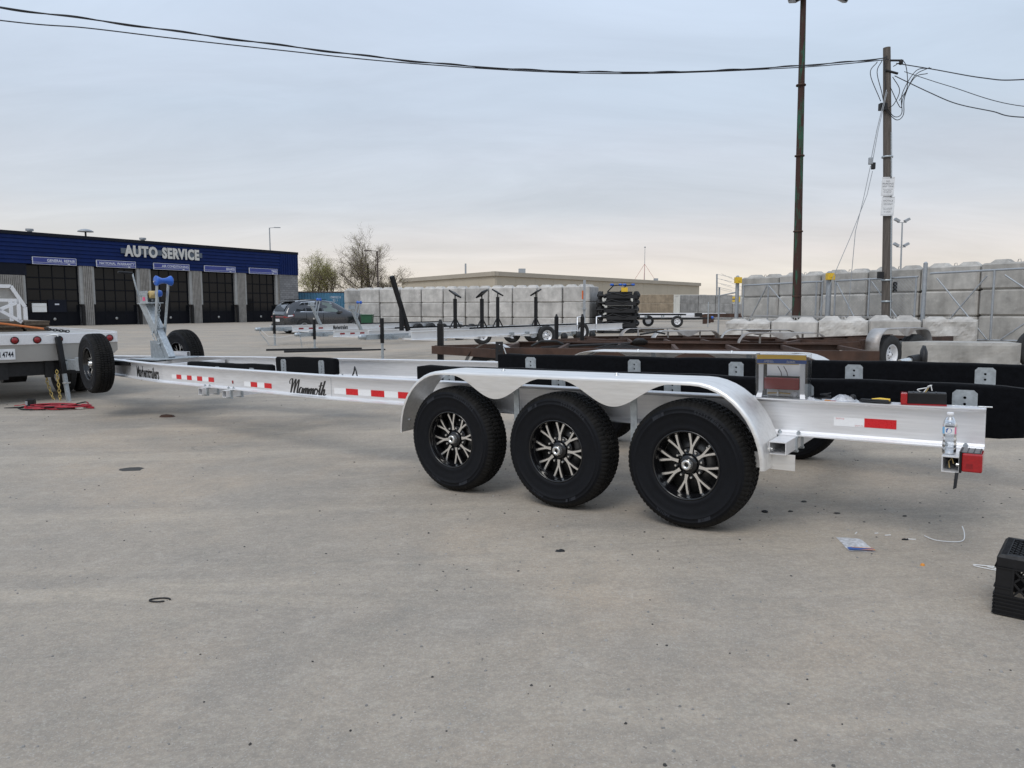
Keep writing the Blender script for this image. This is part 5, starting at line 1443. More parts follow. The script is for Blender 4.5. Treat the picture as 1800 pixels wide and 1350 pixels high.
# cab beyond, hidden mostly by the frame edge
cb_ = MB(); cb_.add([(4.85,-.9,.55),(7.2,-.9,.55),(7.2,.9,.55),(4.85,.9,.55),(4.85,-.88,1.25),(7.2,-.86,1.15),(7.2,.86,1.15),(4.85,.88,1.25),(5.0,-.72,1.80),(6.1,-.72,1.80),(6.1,.72,1.80),(5.0,.72,1.80)],
      [(3,2,1,0),(0,1,5,4),(1,2,6,5),(2,3,7,6),(3,0,4,7),(4,5,9,8),(5,6,10,9),(6,7,11,10),(7,4,8,11),(8,9,10,11)]); cb_.build('cab', WHITE, tk, bevel=.05)
for s_ in (-1,1): swheel(tk, (6.4, s_*.82, .40), flip=s_ < 0, s=1.1)
# load: planks, an aluminium guide frame, a strap with chain
for i_ in range(5):
    for k_, (y_, sd_) in enumerate(((-.24,'right'),(.17,'left'))):
        o = MB().box(0,2.6,-.18,.18,0,.032).build('plank', WOODB, M=tkM @ Matrix.Translation((1.9+.03*((i_+k_) % 3),y_-.35+.02*(i_ % 2),DZ+.002+.036*i_)))
        tag(o, 'weathered plank, %s layer up, %s column of the truck deck stack' % (ORD[i_], sd_), 'plank', 'planks on the truck deck')
gf = thing('guide_frame', 'braced silver aluminium frame standing on the truck deck at the left edge', 'frame', M=tkM @ Matrix.Translation((1.5,-.20,DZ+.17)))
for a, b_ in (((0,-.02,.0),(0,-.02,.38)),((0,1.1,.0),(0,1.1,.38)),((0,-.02,.36),(0,1.1,.36)),((0,-.02,.33),(0,.62,.03)),((0,.45,.33),(0,-.05,.0)),((0,.25,.40),(0,.55,.85)),((.0,-.02,.36),(.5,-.02,.36)),((.5,-.02,0),(.5,-.02,.36))):
    MB().bar(a, b_, .05, .05, up=(1,0,0)).build('strut', ALU, gf)
stp = thing('ratchet_strap', 'orange ratchet strap with chain tail lying over the truck deck', 'strap', M=tkM @ Matrix.Translation((1.3,0,DZ)))
MB().tube([(.1,1.0,.16),(.1,.4,.20),(.0,.0,.14),(-.3,-.45,.06)], .018, 5).build('webbing', ORANGE, stp)
chain([(-.3,-.45,.06),(-.6,-.72,.02)], .07, .009, 'chain_tail', BLKM, stp)

# --- rusty flatbed frames with raw steel fenders behind the trailer (local x towards the nose)
def rusty(x, y, d_, L_, label, z0=None, fend=(1.2,), jack=True, half=.95, fmat=None, zr=.52, group='rusty trailer frames', wheels_=False, sides=(-1,1)):
    t_ = thing('rusty_trailer', label, 'trailer', M=heading_frame(x, y, d_, z0), group=group)   # origin below the nose; frame runs back along -x
    for s_ in (-1,1):
        m_ = MB(); m_.box(-L_,0,s_*half-.006,s_*half+.006,zr,zr+.17); m_.box(-L_,0,s_*half-(.065 if s_ > 0 else -.0),s_*half+(0 if s_ > 0 else .065),zr+.158,zr+.17); m_.box(-L_,0,s_*half-(.065 if s_ > 0 else -.0),s_*half+(0 if s_ > 0 else .065),zr,zr+.012)
        m_.build('side_rail', RUST, t_)
    n_ = int(L_/.8)
    for i_ in range(n_+1):
        MB().box(-L_+i_*L_/n_*.995, -L_+i_*L_/n_*.995+.05, -half+.01, half-.01, zr+.09, zr+.15).build('cross_member', RUST, t_)
    for s_ in (-1,1): MB().bar((0,s_*half*.9,zr+.08),(1.15,s_*.06,zr+.08),.06,.12).build('tongue_beam', RUST, t_)
    if jack:
        j_ = MB().bar((1.05,0,.25),(1.05,0,1.02),.085,.085).build('jack', BLKP, t_, bevel=.006)
        MB().bar((1.05,0,.0),(1.05,0,.3),.05,.05).build('jack_leg', GALV, j_)
        MB().cyl((1.05,0,1.02),(1.05,0,1.08),.035,8,r2=.02).build('jack_cap', BLKM, j_)
    for fx in fend:
        for s_ in sides:
            rusty_fender(t_, -fx, s_, half, fmat or RUSTF, zr)
            for a in (-.42,.42):
                if wheels_: swheel(t_, (-fx+a, s_*(half+.16), .35), flip=s_ < 0, s=.95)
                MB().lathe([(0,-.03),(.12,-.03),(.12,.05),(.05,.06),(.04,.1),(0,.1)],14,0,Matrix.Translation((-fx+a,s_*(half+.05),.35))@Matrix.Rotation(0 if s_ > 0 else PI,4,'Z')).build('hub_drum', BLKM, t_)
    return t_
def rusty_fender(par, fx, s_, half, m2, zr):
    w0, w1 = half+.02, half+.27; top = zr+.36; L2 = .88
    pts = [(L2, zr-.10)]+[(L2-.28+.28*math.cos(R(9*i_)), top-.30+.30*math.sin(R(9*i_))) for i_ in range(11)]+[(-L2+.28-.28*math.sin(R(9*i_)), top-.30+.30*math.cos(R(9*i_))) for i_ in range(11)]+[(-L2, zr-.10)]
    m_ = MB(); n_ = len(pts)
    vs_ = [(fx+x, s_*w0, z) for x, z in pts]+[(fx+x, s_*w1, z) for x, z in pts]
    m_.add(vs_, [(i_, i_+1, n_+i_+1, n_+i_) for i_ in range(n_-1)], 0, True)
    f_ = m_.build('fender', m2, par)
    so = f_.modifiers.new('solid', 'SOLIDIFY'); so.thickness = .006
    sk = MB(); bot = []; top_ = []
    for i_ in range(49):
        x = -.80+1.6*i_/48
        zt_ = top-(0 if abs(x) < .6 else (.30-math.sqrt(max(0,.09-(abs(x)-.6)**2))))-.004
        c_ = abs(math.cos(PI*x/.84+PI/2)) if abs(x) < .42 else 1
        lo = zt_-.02-.11*(max(0, math.cos(PI*x/.62))**1.5 if abs(x) < .31 else 0)
        bot.append((x, lo)); top_.append((x, zt_))
    k = len(bot); y = s_*(w1-.003)
    sk.add([(fx+x,y,z) for x, z in bot]+[(fx+x,y,z) for x, z in top_], [(i_,i_+1,k+i_+1,k+i_) for i_ in range(k-1)])
    sk2 = sk.build('skirt_plate', m2, f_); so = sk2.modifiers.new('solid', 'SOLIDIFY'); so.thickness = .005
    for x in (-.42,.42): MB().box(fx+x-.02,fx+x+.02,s_*(w0+.02)-.003,s_*(w0+.02)+.003,zr+.1,top-.004).build('fender_strut', m2, f_)
rdir = (-.955,-.295)
rusty(-.05,11.05, (-.985,.17), 4.9, 'nearest rusty steel trailer frame behind the black bunks', .06, fend=(), zr=.545)
rusty(2.6,16.3, (-.995,.10), 5.0, 'middle rusty trailer frame with a pair of pale tandem fenders', None, fend=(3.0,), zr=.36, half=.85)
rusty(2.1,18.3, (-.97,-.24), 4.6, 'farthest rusty trailer frame with one pale fender seen past the black jack', None, fend=(1.9,), zr=.33, half=.85)
rusty(5.55,13.0, (-.82,-.57), 3.2, 'short rusty trailer with mottled steel fender and white wheel beside the lone block', .16, fend=(.95,), jack=False, zr=.44, wheels_=True, half=.62, sides=(1,))
rusty(14.2,13.6, (-.90,-.43), 4.5, 'rusty trailer frame at the right edge beyond the lone block', .42, fend=(), jack=False, zr=.42)
tag(MB().box(0,3.2,0,.10,0,.09).build('pale_beam', ALU, M=frame((10.6,14.2,1.05),(1,.05,0),(-.05,1,0))), 'pale beam resting on the rusty frame at the right edge', 'beam')
ew = thing('stray_wheel', 'dark tyre cut off by the right edge beside the lone block', 'wheel', (8.85,12.35,zg(8.8,12.3)), R(155)); swheel(ew, (0,0,.37), s=1.02).name = 'rim'
# white round fender with tyre left of the nearest rusty frame, and a drilled black post
wf = thing('small_trailer', 'white round fender and tyre showing left of the drilled black post', 'trailer', M=heading_frame(-.28,10.6,(-.98,.2),.02))
m_ = MB(); n_ = 16; pts = [(.42*math.cos(PI*i_/n_),.38+.42*math.sin(PI*i_/n_)) for i_ in range(n_+1)]
m_.add([(x,-.12,z) for x, z in pts]+[(x,.12,z) for x, z in pts], [(i_,i_+1,n_+2+i_,n_+1+i_) for i_ in range(n_)], 0, True)
m_.build('fender', DULLW, wf)
swheel(wf, (0,0,.36)); MB().bar((0,-.1,.36),(0,-1.5,.36),.07,.07).build('axle_tube', BLKM, wf)
dp = thing('drilled_post', 'short black post with a row of holes before the rusty frame', 'post', (-.17,9.9,zg(-.17,9.9)))
PLB = holed_plate(.10,.02,.87,[.83,.75,.67,.59,.51],.011,.08,.002).mesh('post', BLKM)
obj('post', PLB, dp); MB().box(-.12,.12,-.12,.12,0,.02).build('post_foot', BLKM, dp)
MB().tube([(.05,0,.8),(.09,0,.70),(.09,0,.55),(.10,0,.40)], .012, 5).build('post_chain', ZINC, dp)
# axle, springs and hoses heaped on the frames
hp = thing('brake_hose_coil', 'bundle of black hoses and springs lying on the rusty frame by the far fender', 'hose', (1.55,10.3,.50))
for i_ in range(9):
    MB().tube([(-1.0+.05*i_,.04*i_,.10),(-.4+.06*i_,.05*i_-.1,.26+.012*(i_ % 4)),(.2+.04*i_,.02*i_,.22),(.6,.05*i_-.2,.05)], .014, 5).build('hose', BLKPL, hp)
hb2 = thing('black_hub_assembly', 'black hub and cable arm lying on the nearest rusty frame', 'hub', (1.65,11.6,.70))
MB().lathe([(0,-.03),(.10,-.03),(.13,0),(.08,.04),(0,.06)],16,0,Matrix.Translation((.35,0,.08))@Matrix.Rotation(1.2,4,'X')).build('drum', BLKM, hb2)
MB().tube([(.35,0,.2),(.6,0,.24),(.75,0,.21)], .015, 6).build('lever', BLKM, hb2)
MB().tube([(-1.2,-.1,.0),(-.6,0,.03),(.2,0,.06)], .02, 6).build('rod', BLKM, hb2)
MB().tube([(-1.35,-.1,.02),(-1.2,-.1,.10),(-.95,-.1,.10),(-.85,-.1,.05)], .02, 6).build('lever', BLKM, hb2)
hb3 = thing('axle_stub', 'black flange and bright spindle resting before the lone block', 'axle', (6.15,11.3,.50))
MB().lathe([(0,-.05),(.10,-.05),(.19,-.02),(.20,.02),(.12,.05),(0,.06)],18,0,Matrix.Translation((.15,0,.05))@Matrix.Rotation(1.1,4,'Z')).build('flange', BLKM, hb3)
MB().cyl((.15,-.02,.05),(-.32,-.2,.0),.055,12,r2=.045).build('spindle', ZINC, hb3)
MB().cyl((.05,-.05,.04),(-.12,-.12,.02),.075,12).build('collar', BLKM, hb3)
hx = MB(); hx.prism([(-.16,0),(.16,0),(.12,.09),(-.12,.09)],(0,0,0),(1,0,0),(0,0,1),(0,.1,0))
tag(hx.build('hitch_plate', DULLW, loc=(.95,9.4,.62)), 'pale six-sided steel plate on the rusty frame', 'plate')

# --- stack of black trailer frames and the black trailer beyond
def black_frame(x, y, z, label, yaw=0):
    f_ = thing('black_trailer_frame', label, 'trailer frame', M=frame((x,y,z), (.15,.99,0), (-.99,.15,0)) @ Matrix.Rotation(yaw,4,'Z'), group='stacked black trailer frames')
    for s_ in (-1,1):
        MB().bar((0,s_*.72,.1),(4.2,s_*.62,.1),.07,.15).build('side_rail', BLKM, f_)
        MB().lathe([(0,-.05),(.14,-.05),(.17,0),(.14,.05),(.05,.12),(0,.12)],14,0,Matrix.Translation((.9,s_*.92,.14))@Matrix.Rotation(0 if s_ > 0 else PI,4,'Z')).build('hub_drum', BLKM, f_)
        MB().bar((.05,s_*.78,.1),(.05,s_*.78,.32),.05,.05).build('stake', BLKM, f_)
    for u in (.03,1.3,2.6,4.1): MB().cyl((u,-.95,.12),(u,.95,.12),.045,8).build('cross_tube', BLKM, f_)
    MB().box(.1,.5,-.45,.30,.17,.27).build('spring_pack', BLKM, f_)
    MB().box(.9,1.3,-.65,.65,.02,.22).build('axle_beam', BLKM, f_)
    MB().box(-.03,.0,-.85,.6,-.02,.16).build('end_plate', BLKM, f_)
    rr_ = random.Random(int(z*100)); q_ = rr_.uniform(-.3,.3)
    MB().box(.3,3.8,-.62+q_*.3,.55+q_*.4,.0,.31).build('leaf_springs', BLKM, f_)
    for s_ in (-1,1): MB().lathe([(.05,-.08),(.20,-.09),(.22,0),(.20,.09),(.05,.08)],14,0,Matrix.Translation((.25+.2*rr_.random(),s_*(.70+.2*rr_.random()),.12))@Matrix.Rotation(rr_.uniform(-.5,.5),4,'Z')).build('rolled_tyre', OLDTYRE, f_)
    MB().tube([(.0,-.6,.2),(-.05,-.2,.12),(.0,.3,.26),(-.04,.7,.1)], .03, 6).build('hose', BLKM, f_)
    return f_
for i_ in range(6):
    black_frame(4.95+.06*(i_ % 3),35.2,.08+.335*i_, 'black painted trailer frame, %s up in the stack beside the pale wall' % ORD[i_], .04*((i_ % 3)-1))
for k, (x, lb) in enumerate(((4.75,'left'),(5.35,'right'))):
    w_ = thing('winch_arm', 'blue-ended roller arm on the black frame stack, the %s one' % lb, 'roller', (x,35.6,2.10))
    MB().bar((-.2,0,-.06),(.1,0,.26),.05,.05).bar((.08,0,.24),(.42,0,.28),.05,.05).build('arm', BLKM, w_)
    for xx in (.02,.42): MB().lathe([(0,-.09),(.05,-.09),(.06,0),(.05,.09),(0,.09)],10,0,Matrix.Translation((xx,0,.29))@Matrix.Rotation(.7,4,'Z')).build('roller', BLUE_R, w_)
tag(MB().box(0,.30,0,.02,0,.2).build('yellow_tag', YEL, loc=(5.15,35.1,2.05)), 'yellow tag on top of the black frame stack', 'tag')
bt = thing('black_boat_trailer', 'small black boat trailer with jack in the middle distance', 'trailer', M=frame((11.9,44.2,.13), (-1,.06,0), (-.06,-1,0)))
for s_ in (-1,1):
    MB().bar((.9,s_*.08,.52),(2.2,s_*.75,.52),.07,.10).bar((2.2,s_*.75,.52),(5.6,s_*.75,.52),.07,.10).build('side_rail', BLKM, bt)
    swheel(bt, (2.2+.9*(s_ < 0)*1.6,s_*.98,.36), flip=s_ < 0, s=.95)
    MB().box(1.6,5.2,s_*.4-.06,s_*.4+.06,.72,.80).build('bunk', CARPET, bt)
    for u in (1.9,2.9,3.9,4.9): MB().bar((u,s_*.4,.55),(u,s_*.4,.73),.06,.06).build('bunk_post', GALV, bt)
for u in (2.2,3.3,4.4,5.5): MB().bar((u,-.75,.5),(u,.75,.5),.06,.07).build('cross_member', BLKM, bt)
MB().bar((0,0,.55),(1.2,0,.52),.09,.10).build('tongue', BLKM, bt)
MB().lathe([(0,-.1),(.07,-.08),(.09,0),(.06,.1),(0,.12)],10,0,Matrix.Translation((-.02,0,.58))).build('coupler', BLUE_R, bt)
MB().bar((.25,.12,.02),(.25,.12,1.5),.05,.05).build('jack', GALV, bt)
MB().box(.6,1.0,-.15,.15,.62,.85).build('winch', BLKM, bt)

# --- far corner of the yard
def fblock(x, y, z, L_, H_, m2, label, grp, n=0):
    o = block_mesh(L_, .7, H_, n, .03, seed=9).build('concrete_block', m2, loc=(x,y,z)); tag(o, label, 'concrete block', grp)
for c_ in range(3):
    fblock(11.8,69+.02*c_,.1+.8*c_, 3.2, .79, CONC_B, 'tan concrete block, %s in the brown stack far across the yard' % ('lowest','middle one','topmost')[c_], 'tan stack')
for i_ in range(5):
    for c_ in range(3):
        if c_ == 2 and i_ > 2: continue
        fblock(15.5+1.56*i_,68,.1+.78*c_, 1.52, .77, CONC_G, 'grey concrete block, %s along, %s course, far stack by the fence' % (ORD[i_], ('bottom','middle','top')[c_]), 'far grey stack')
container(frame((8.2,78,.1),(1,0,0),(0,1,0)), 6.06, 2.44, 2.55, CONTW, 'white container left behind the tan block stack', pitch=.6)
container(frame((14.6,79,.1),(1,0,0),(0,1,0)), 6.06, 2.44, 2.55, CONTW, 'white container right behind the tan block stack', pitch=.6)
container(frame((21.4,80,.1),(1,0,0),(0,1,0)), 6.06, 2.44, 2.5, CONTW, 'white container farthest right by the fence post', pitch=.6)
for (x,y,z,w_,h_,lb) in ((22.9,80-.03,1.9,1.6,.55,'right'),):
    tag(MB().box(0,w_,0,.01,0,h_).box(.15,w_-.15,-.004,.0,h_*.4,h_*.62,1).build('notice_board', [YELP, WBLK], loc=(x,y,z)), 'faded yellow notice on the %smost white container' % lb, 'sign')
for i_ in range(4):
    tag(MB().hollow((0,0,.12),(7.0,-.5,.12),.24,.22,.01).build('aluminium_beam', ALU, loc=(9.9+.15*i_,60+.28*i_,.5+.12*(i_ % 2))), 'bundled aluminium beam, %s in the silver pile across the yard' % ORD[i_], 'beam', 'silver beams')
for i_ in range(3):
    rb2 = MB().box(0,4.5,0,.2,0,.22).box(.2,.45,0,.2,-.45,0).box(3.8,4.05,0,.2,-.45,0)
    tag(rb2.build('rusty_beam', RUST, loc=(13.2+.9*i_,52+2.4*i_,.62)), 'rusty raised beam far across the yard, %s from the left' % ORD[i_], 'beam', 'far rusty beams')
for i_, (x,y) in enumerate(((5.9,36.3),(6.5,36.6),(6.9,37.0))):
    tag(MB().box(0,1.1,0,.2,0,.06).box(.05,1.0,.02,.18,.062,.12).build('timber_skid', WOODB, loc=(x,y,zg(x,y)), rot=(0,0,.3*i_)), 'timber skid on the ground by the black stack, %s from left' % ORD[i_], 'timber')
mk = thing('marker_post', 'grey steel post with orange flag before the pale wall', 'post', (3.42,35.2,.05))
MB().bar((0,0,0),(0,0,2.55),.11,.11).build('post', GALV_W, mk)
MB().box(-.12,-.06,-.08,.02,1.65,2.05).build('flag', mat('orange_flag',(.62,.13,.03),.6), mk)
MB().bar((-.12,-.1,1.2),(.12,-.1,1.2),.04,.06).build('clamp', GALV_W, mk)

# --- light pole, utility pole, cables
lp_ = thing('light_pole', 'tall rusty green flaking floodlight pole in front of the gate', 'light pole', (9.40,24.5,.18))
MB().tube([(0,0,-.2),(-.09,0,4.5),(-.20,0,11.2)], [.150,.120,.085], 12).build('pole', POLE, lp_)
for z in (1.5,3.6,6.0,8.2): MB().lathe([(.12,-.02),(.155,-.02),(.155,.02),(.12,.02)],12,0,Matrix.Translation((-.02*z,0,z))@Matrix.Rotation(PI/2,4,'X'),closed_ends=False).build('pole_band', RUST, lp_)
MB().bar((-.9,0,11.05),(1.4,0,11.05),.08,.08).build('cross_arm', BLKM, lp_)
for x, tl_ in ((-.42,-.5),(.95,.45)):
    fl = MB().box(-.26,.26,-.22,.22,-.17,.14).build('floodlight', GALV_W, lp_, M=Matrix.Translation((x,-.1,10.93)) @ Matrix.Rotation(tl_,4,'Y') @ Matrix.Rotation(.4,4,'X'), bevel=.05)
    MB().box(-.22,.22,-.235,-.22,-.13,.10).build('lens', GLASSD, fl)
    MB().tube([(-.1,0,.14),(-.16,-.1,.26),(-.25,-.05,.2),(-.3,0,-.05)], .012, 5).build('lamp_cable', CABLE, fl)

up = thing('utility_pole', 'wooden utility pole carrying two notice boards and the overhead cables', 'utility pole', (11.64,23.0,.25))
MB().tube([(0,0,-.3),(-.18,0,4.2),(-.45,0,8.78)], [.150,.132,.105], 12).build('pole', WOODP, up)
MB().tube([(.05,-.14,0),(-.05,-.135,2.2),(-.15,-.13,4.5),(-.245,-.12,6.3)], .022, 6).build('conduit', GALV, up)
for z in (1.25,1.9,3.9,5.6): MB().lathe([(.13,-.025),(.162,-.025),(.162,.025),(.13,.025)],12,0,Matrix.Translation((-.048*z,0,z))@Matrix.Rotation(PI/2,4,'X'),closed_ends=False).build('strap_band', GALV, up)
def sign(z0, z1, w, tilt, lines):
    Ms = Matrix.Translation((-.045*z0-.09,-.17,(z0+z1)/2)) @ Matrix.Rotation(tilt,4,'Y') @ Matrix.Rotation(R(-12),4,'Z')
    s_ = MB().box(-w/2,w/2,-.004,.004,-(z1-z0)/2,(z1-z0)/2).build('notice_board', PLATE, up, M=Ms, bevel=.002)
    for b_, zz, sz in lines: text('notice_text', b_, WBLK, s_, frame((0,-.0056,zz),(1,0,0),(0,0,1)), size=sz)
    MB().box(-w/2+.02,w/2-.02,-.0052,-.0045,(z1-z0)/2-.035,(z1-z0)/2-.028).box(-w/2+.02,w/2-.02,-.0052,-.0045,-(z1-z0)/2+.026,-(z1-z0)/2+.032).build('notice_border', WBLK, s_)
sign(4.42,4.98,.36,.03,[('NO',.15,.07),('PARKING',.08,.075),('ANY TIME',.0,.07),('VEHICLES PARKED HERE',-.08,.026),('WILL BE TICKETED',-.115,.026),('AND TOWED AWAY',-.15,.026),('AT OWNER COST',-.185,.026)])
sign(3.83,4.40,.37,.03,[('NOTICE',.16,.075),('THESE PREMISES ARE',.09,.028),('PRIVATE PROPERTY',.05,.028),('FOR CUSTOMERS',-.06,.032),('PARKING ONLY',-.105,.032),('BY ORDER',-.17,.04)])
for z in (3.82,4.41,4.97): MB().cyl((-.045*z,-.22,z),(-.045*z,-.16,z),.016,8).build('screw', BLKM, up)
MB().box(-.62,-.42,-.16,.0,6.95,7.15).build('clevis', BLKM, up)
MB().cyl((-.5,-.1,8.1),(-.14,-.12,8.0),.035,6).build('pin', BLKM, up)
MB().cyl((-.42,-.05,8.4),(-.08,-.2,8.35),.03,6).build('pin', BLKM, up)
MB().lathe([(0,-.08),(.06,-.06),(.05,0),(.07,.05),(0,.09)],10,0,Matrix.Translation((-.10,-.2,8.30))@Matrix.Rotation(PI/2,4,'X')).build('insulator', BLKM, up)
MB().box(-.44,-.28,-.2,-.08,1.95,2.15).box(.10,.18,-.12,.0,1.55,1.85).build('hinge_block', BLKM, up)
def loops(pts_list, r=.012):
    for pts in pts_list: MB().tube(smooth_path(pts, 6), r, 5).build('jumper_wire', CABLE, up)
loops([[(-.62,-.1,8.38),(-.75,-.1,8.05),(-.60,-.14,7.45),(-.50,-.14,7.05)], [(-.55,-.1,8.38),(-.52,-.14,7.9),(-.48,-.16,7.4)], [(-.75,-.08,8.35),(-.95,-.1,8.0),(-.62,-.14,7.2)],
       [(-.46,-.14,7.05),(-.2,-.16,6.75),(.02,-.16,6.85),(.0,-.16,7.4),(.35,-.2,8.05),(.75,-.3,8.1)], [(-.46,-.14,6.95),(-.15,-.18,6.65),(.06,-.18,6.8),(.06,-.2,7.3),(.3,-.25,7.9),(.7,-.3,8.12)],
       [(-.3,-.14,7.9),(-.1,-.2,7.5),(-.25,-.2,7.1),(-.4,-.15,7.0)], [(-.3,-.14,8.2),(.0,-.2,8.3),(.12,-.2,7.6),(-.1,-.2,7.2)], [(-.35,-.14,7.6),(-.05,-.2,7.0),(.02,-.2,7.3),(.3,-.25,7.85),(.65,-.3,7.95)]])

def cablerun(P_, r, label, twist=0, name='overhead_cable'):
    pts = smooth_path(P_, 14); m_ = MB(); m_.tube(pts, r, 5)
    if twist:
        tw_ = []; L_ = 0
        for i_, p in enumerate(pts):
            if i_: L_ += (p-pts[i_-1]).length
            tw_.append(p+Vector((0, .5*twist*math.sin(L_*3.2), twist*math.cos(L_*3.2))))
        m_.tube(tw_, r*.8, 5)
    tag(m_.build(name, CABLE), label, 'cable', 'overhead cables')
cablerun([(11.2,23,8.80),(10.89,22.72,8.63),(8.96,22.02,8.26),(6.23,21.03,7.8),(3.73,20.12,7.45),(.7,19.03,7.16),(-2.0,18.05,7.04),(-4.44,17.16,7.04),(-6.64,16.37,7.08),(-8.63,15.64,7.13),(-10.01,15.14,7.16),(-14,13.7,7.4)], .015, 'upper twisted overhead cable crossing the sky to the left', .022)
cablerun([(11.2,23,8.74),(10.89,22.72,8.58),(8.03,21.68,8.05),(3.73,20.12,7.42),(.7,19.03,7.13),(-2.64,17.82,6.97),(-5.01,16.95,6.94),(-7.16,16.18,6.94),(-8.64,15.64,6.95),(-10.02,15.14,6.91),(-14,13.7,7.0)], .013, 'lower overhead cable crossing the sky to the left')
cablerun([(11.45,22.9,8.55),(11.95,21.8,8.04),(12.03,19.6,7.15),(12.02,18.0,6.64),(12.1,14,5.7)], .015, 'top cable running from the wooden pole to the right edge')
cablerun([(11.6,22.7,8.25),(11.98,21.0,7.35),(12.06,18.0,6.03),(12.2,14,5.0)], .010, 'thin middle cable running from the wooden pole to the right edge')
cablerun([(11.42,22.9,8.19),(11.9,21.9,7.45),(12.19,21.0,6.89),(12.12,19.3,6.25),(12.08,18.0,5.78),(12.2,14,4.8)], .014, 'lowest cable running from the wooden pole to the right edge')
gyt = thing('guy_line', 'thin rope lines with two pulley blocks hanging left of the wooden pole', 'rope', (10.8,22.8,.3))
def gl_(*p): return [(x-10.8,y-22.8,z-.3) for x, y, z in p]
MB().tube(gl_((11.15,22.8,7.76),(10.92,22.8,6.6),(10.79,22.8,5.75)), .012, 4).tube(gl_((11.17,22.8,7.7),(10.96,22.8,6.6),(10.84,22.8,5.7)), .010, 4).build('rope', GALV_W, gyt)
MB().tube(gl_((10.78,22.8,5.55),(10.62,22.8,4.6),(10.42,22.8,3.6),(10.35,22.8,2.0),(10.30,22.8,.9)), .010, 4).tube(gl_((10.85,22.8,5.40),(10.72,22.8,4.7),(10.30,22.8,3.5),(9.89,22.8,2.45),(9.40,22.8,1.1)), .010, 4).build('rope', GALV_W, gyt)
MB().box(-.08,.04,-.05,.05,5.29,5.50).build('pulley_block', GALV_W, gyt, bevel=.02)
MB().box(.01,.12,-.05,.05,5.15,5.35).build('pulley_block', BLKM, gyt, bevel=.02)
fp = thing('far_floodlight_pole', 'slim distant pole with four small floodlights behind the grey wall', 'light pole', (46.9,90,0))
MB().cyl((0,0,0),(-.2,0,11.4),.13,8,r2=.08).build('pole', GALV_W, fp)
for z, dx in ((11.4,-.25),(8.5,-.2)):
    MB().bar((dx-.55,0,z),(dx+.55,0,z),.07,.07).build('cross_arm', GALV_W, fp)
    for s_ in (-1,1): MB().box(-.32,.32,-.2,.2,-.1,.18).build('floodlight', GALV_W, fp, M=Matrix.Translation((dx+s_*.62,0,z+.25)) @ Matrix.Rotation(-s_*.5,4,'Y'))
# ================================================================ SMALL THINGS
def onrail(u, y, z=Z1+.001): return TM @ Matrix.Translation((u,y,z))
# --- boxed tail light standing on the rear of the near rail (x forward, y to the viewer)
pk = thing('light_package', 'clear retail package with a red trailer light and yellow-blue header on the rail', 'package', M=onrail(-.465,-.36))
MB().box(-.140,.140,.036,.040,.205,.255).build('header_card', BLUP, pk)
MB().add([(-.140,.0405,.226),(-.140,.0405,.255),(.140,.0405,.255),(.140,.0405,.228),(-.045,.0405,.232),(-.085,.0405,.226)][::-1], [(0,1,2,3,4,5)]).build('header_print', YELP, pk)
MB().box(-.10,.137,.0402,.0408,.199,.2045).build('header_stripe', WIREY, pk)
for i_, (x, b_) in enumerate(((.072,'SUBMERSIBLE'),(.072,'LED TAIL LIGHT'),(-.055,'FEU ARRIERE'),(-.055,'SUBMERSIBLE'))):
    text('header_text', b_, WHITE, pk, frame((x,.0412,.2185 if i_ % 2 == 0 else .2115), (-1,0,0), (0,0,1)), size=.0085)
for x in (.118,-.118):
    MB().box(x-.013,x+.013,.026,.036,.045,.206).build('card_post', WHITEP, pk)
    MB().add([(x-.013,.036,.045),(x+.013,.036,.045),(x+.026 if x > 0 else x+.008,.050,.002),(x-.008 if x > 0 else x-.022,.050,.002)], [(0,1,2,3)]).build('card_foot', WHITEP, pk)
MB().box(-.105,.105,-.045,-.042,.004,.205).build('card_back', WHITEP, pk)
MB().box(-.098,.102,.008,.030,.050,.120).build('light_lens', LENS_D, pk, bevel=.006)
MB().box(-.095,.098,-.035,.007,.055,.126).build('light_body', BLKPL, pk, bevel=.004)
for x in (-.022,.012): MB().tube([(x,-.02,.12),(x+.004,-.015,.15),(x+.022,-.01,.185)], .0022, 5).build('wire', BLKPL, pk)
for i_ in range(7): MB().tube([(.085,-.01+.004*i_,.022+.003*(i_ % 3)),(.02,.004*i_,.030),(-.045,.003*i_,.026+.002*(i_ % 2))], .0028, 5).build('wire', WIREY, pk)
MB().box(.018,.026,-.015,.030,.012,.040).build('wire_tie', WHITEP, pk)
MB().lathe([(0,-.02),(.014,-.018),(.018,0),(.014,.02),(0,.022)],10,0,Matrix.Translation((-.072,.01,.024))).build('hardware_bag', BAGM, pk)
MB().box(-.150,.150,-.047,.0415,.0,.262).build('clear_shell', CLEAR, pk, bevel=.006)

# --- loose tail light with its wires
ll = thing('loose_tail_light', 'black trailer tail light with red end and white wires lying on the rail', 'tail light', M=onrail(-1.195,-.36) @ Matrix.Rotation(R(8),4,'Z'))
MB().box(-.105,.075,-.035,.035,.004,.066).build('housing', BLKPL, ll, bevel=.005)
MB().box(.076,.108,-.036,.036,.002,.062).build('end_lens', LENS, ll, bevel=.004)
MB().box(-.106,.106,-.038,.038,.0,.0075).build('base_lens', LENS_D, ll)
for i_ in range(4): MB().box(-.06+.035*i_,-.055+.035*i_,-.032,.032,.066,.068).build('housing_rib', BLKPL, ll)
for pts, m2 in (([(.015,0,.066),(.03,.01,.08),(.005,.0,.086),(-.02,0,.092),(-.03,.005,.104),(-.038,.005,.076)], WIREW), ([(.0,0,.066),(-.012,0,.085),(-.02,.01,.100),(-.036,0,.104)], WIREW), ([(-.008,0,.066),(-.015,0,.078),(-.024,0,.096)], WIREY)):
    MB().tube(smooth_path(pts, 5), .0028, 5).build('wire', m2, ll)
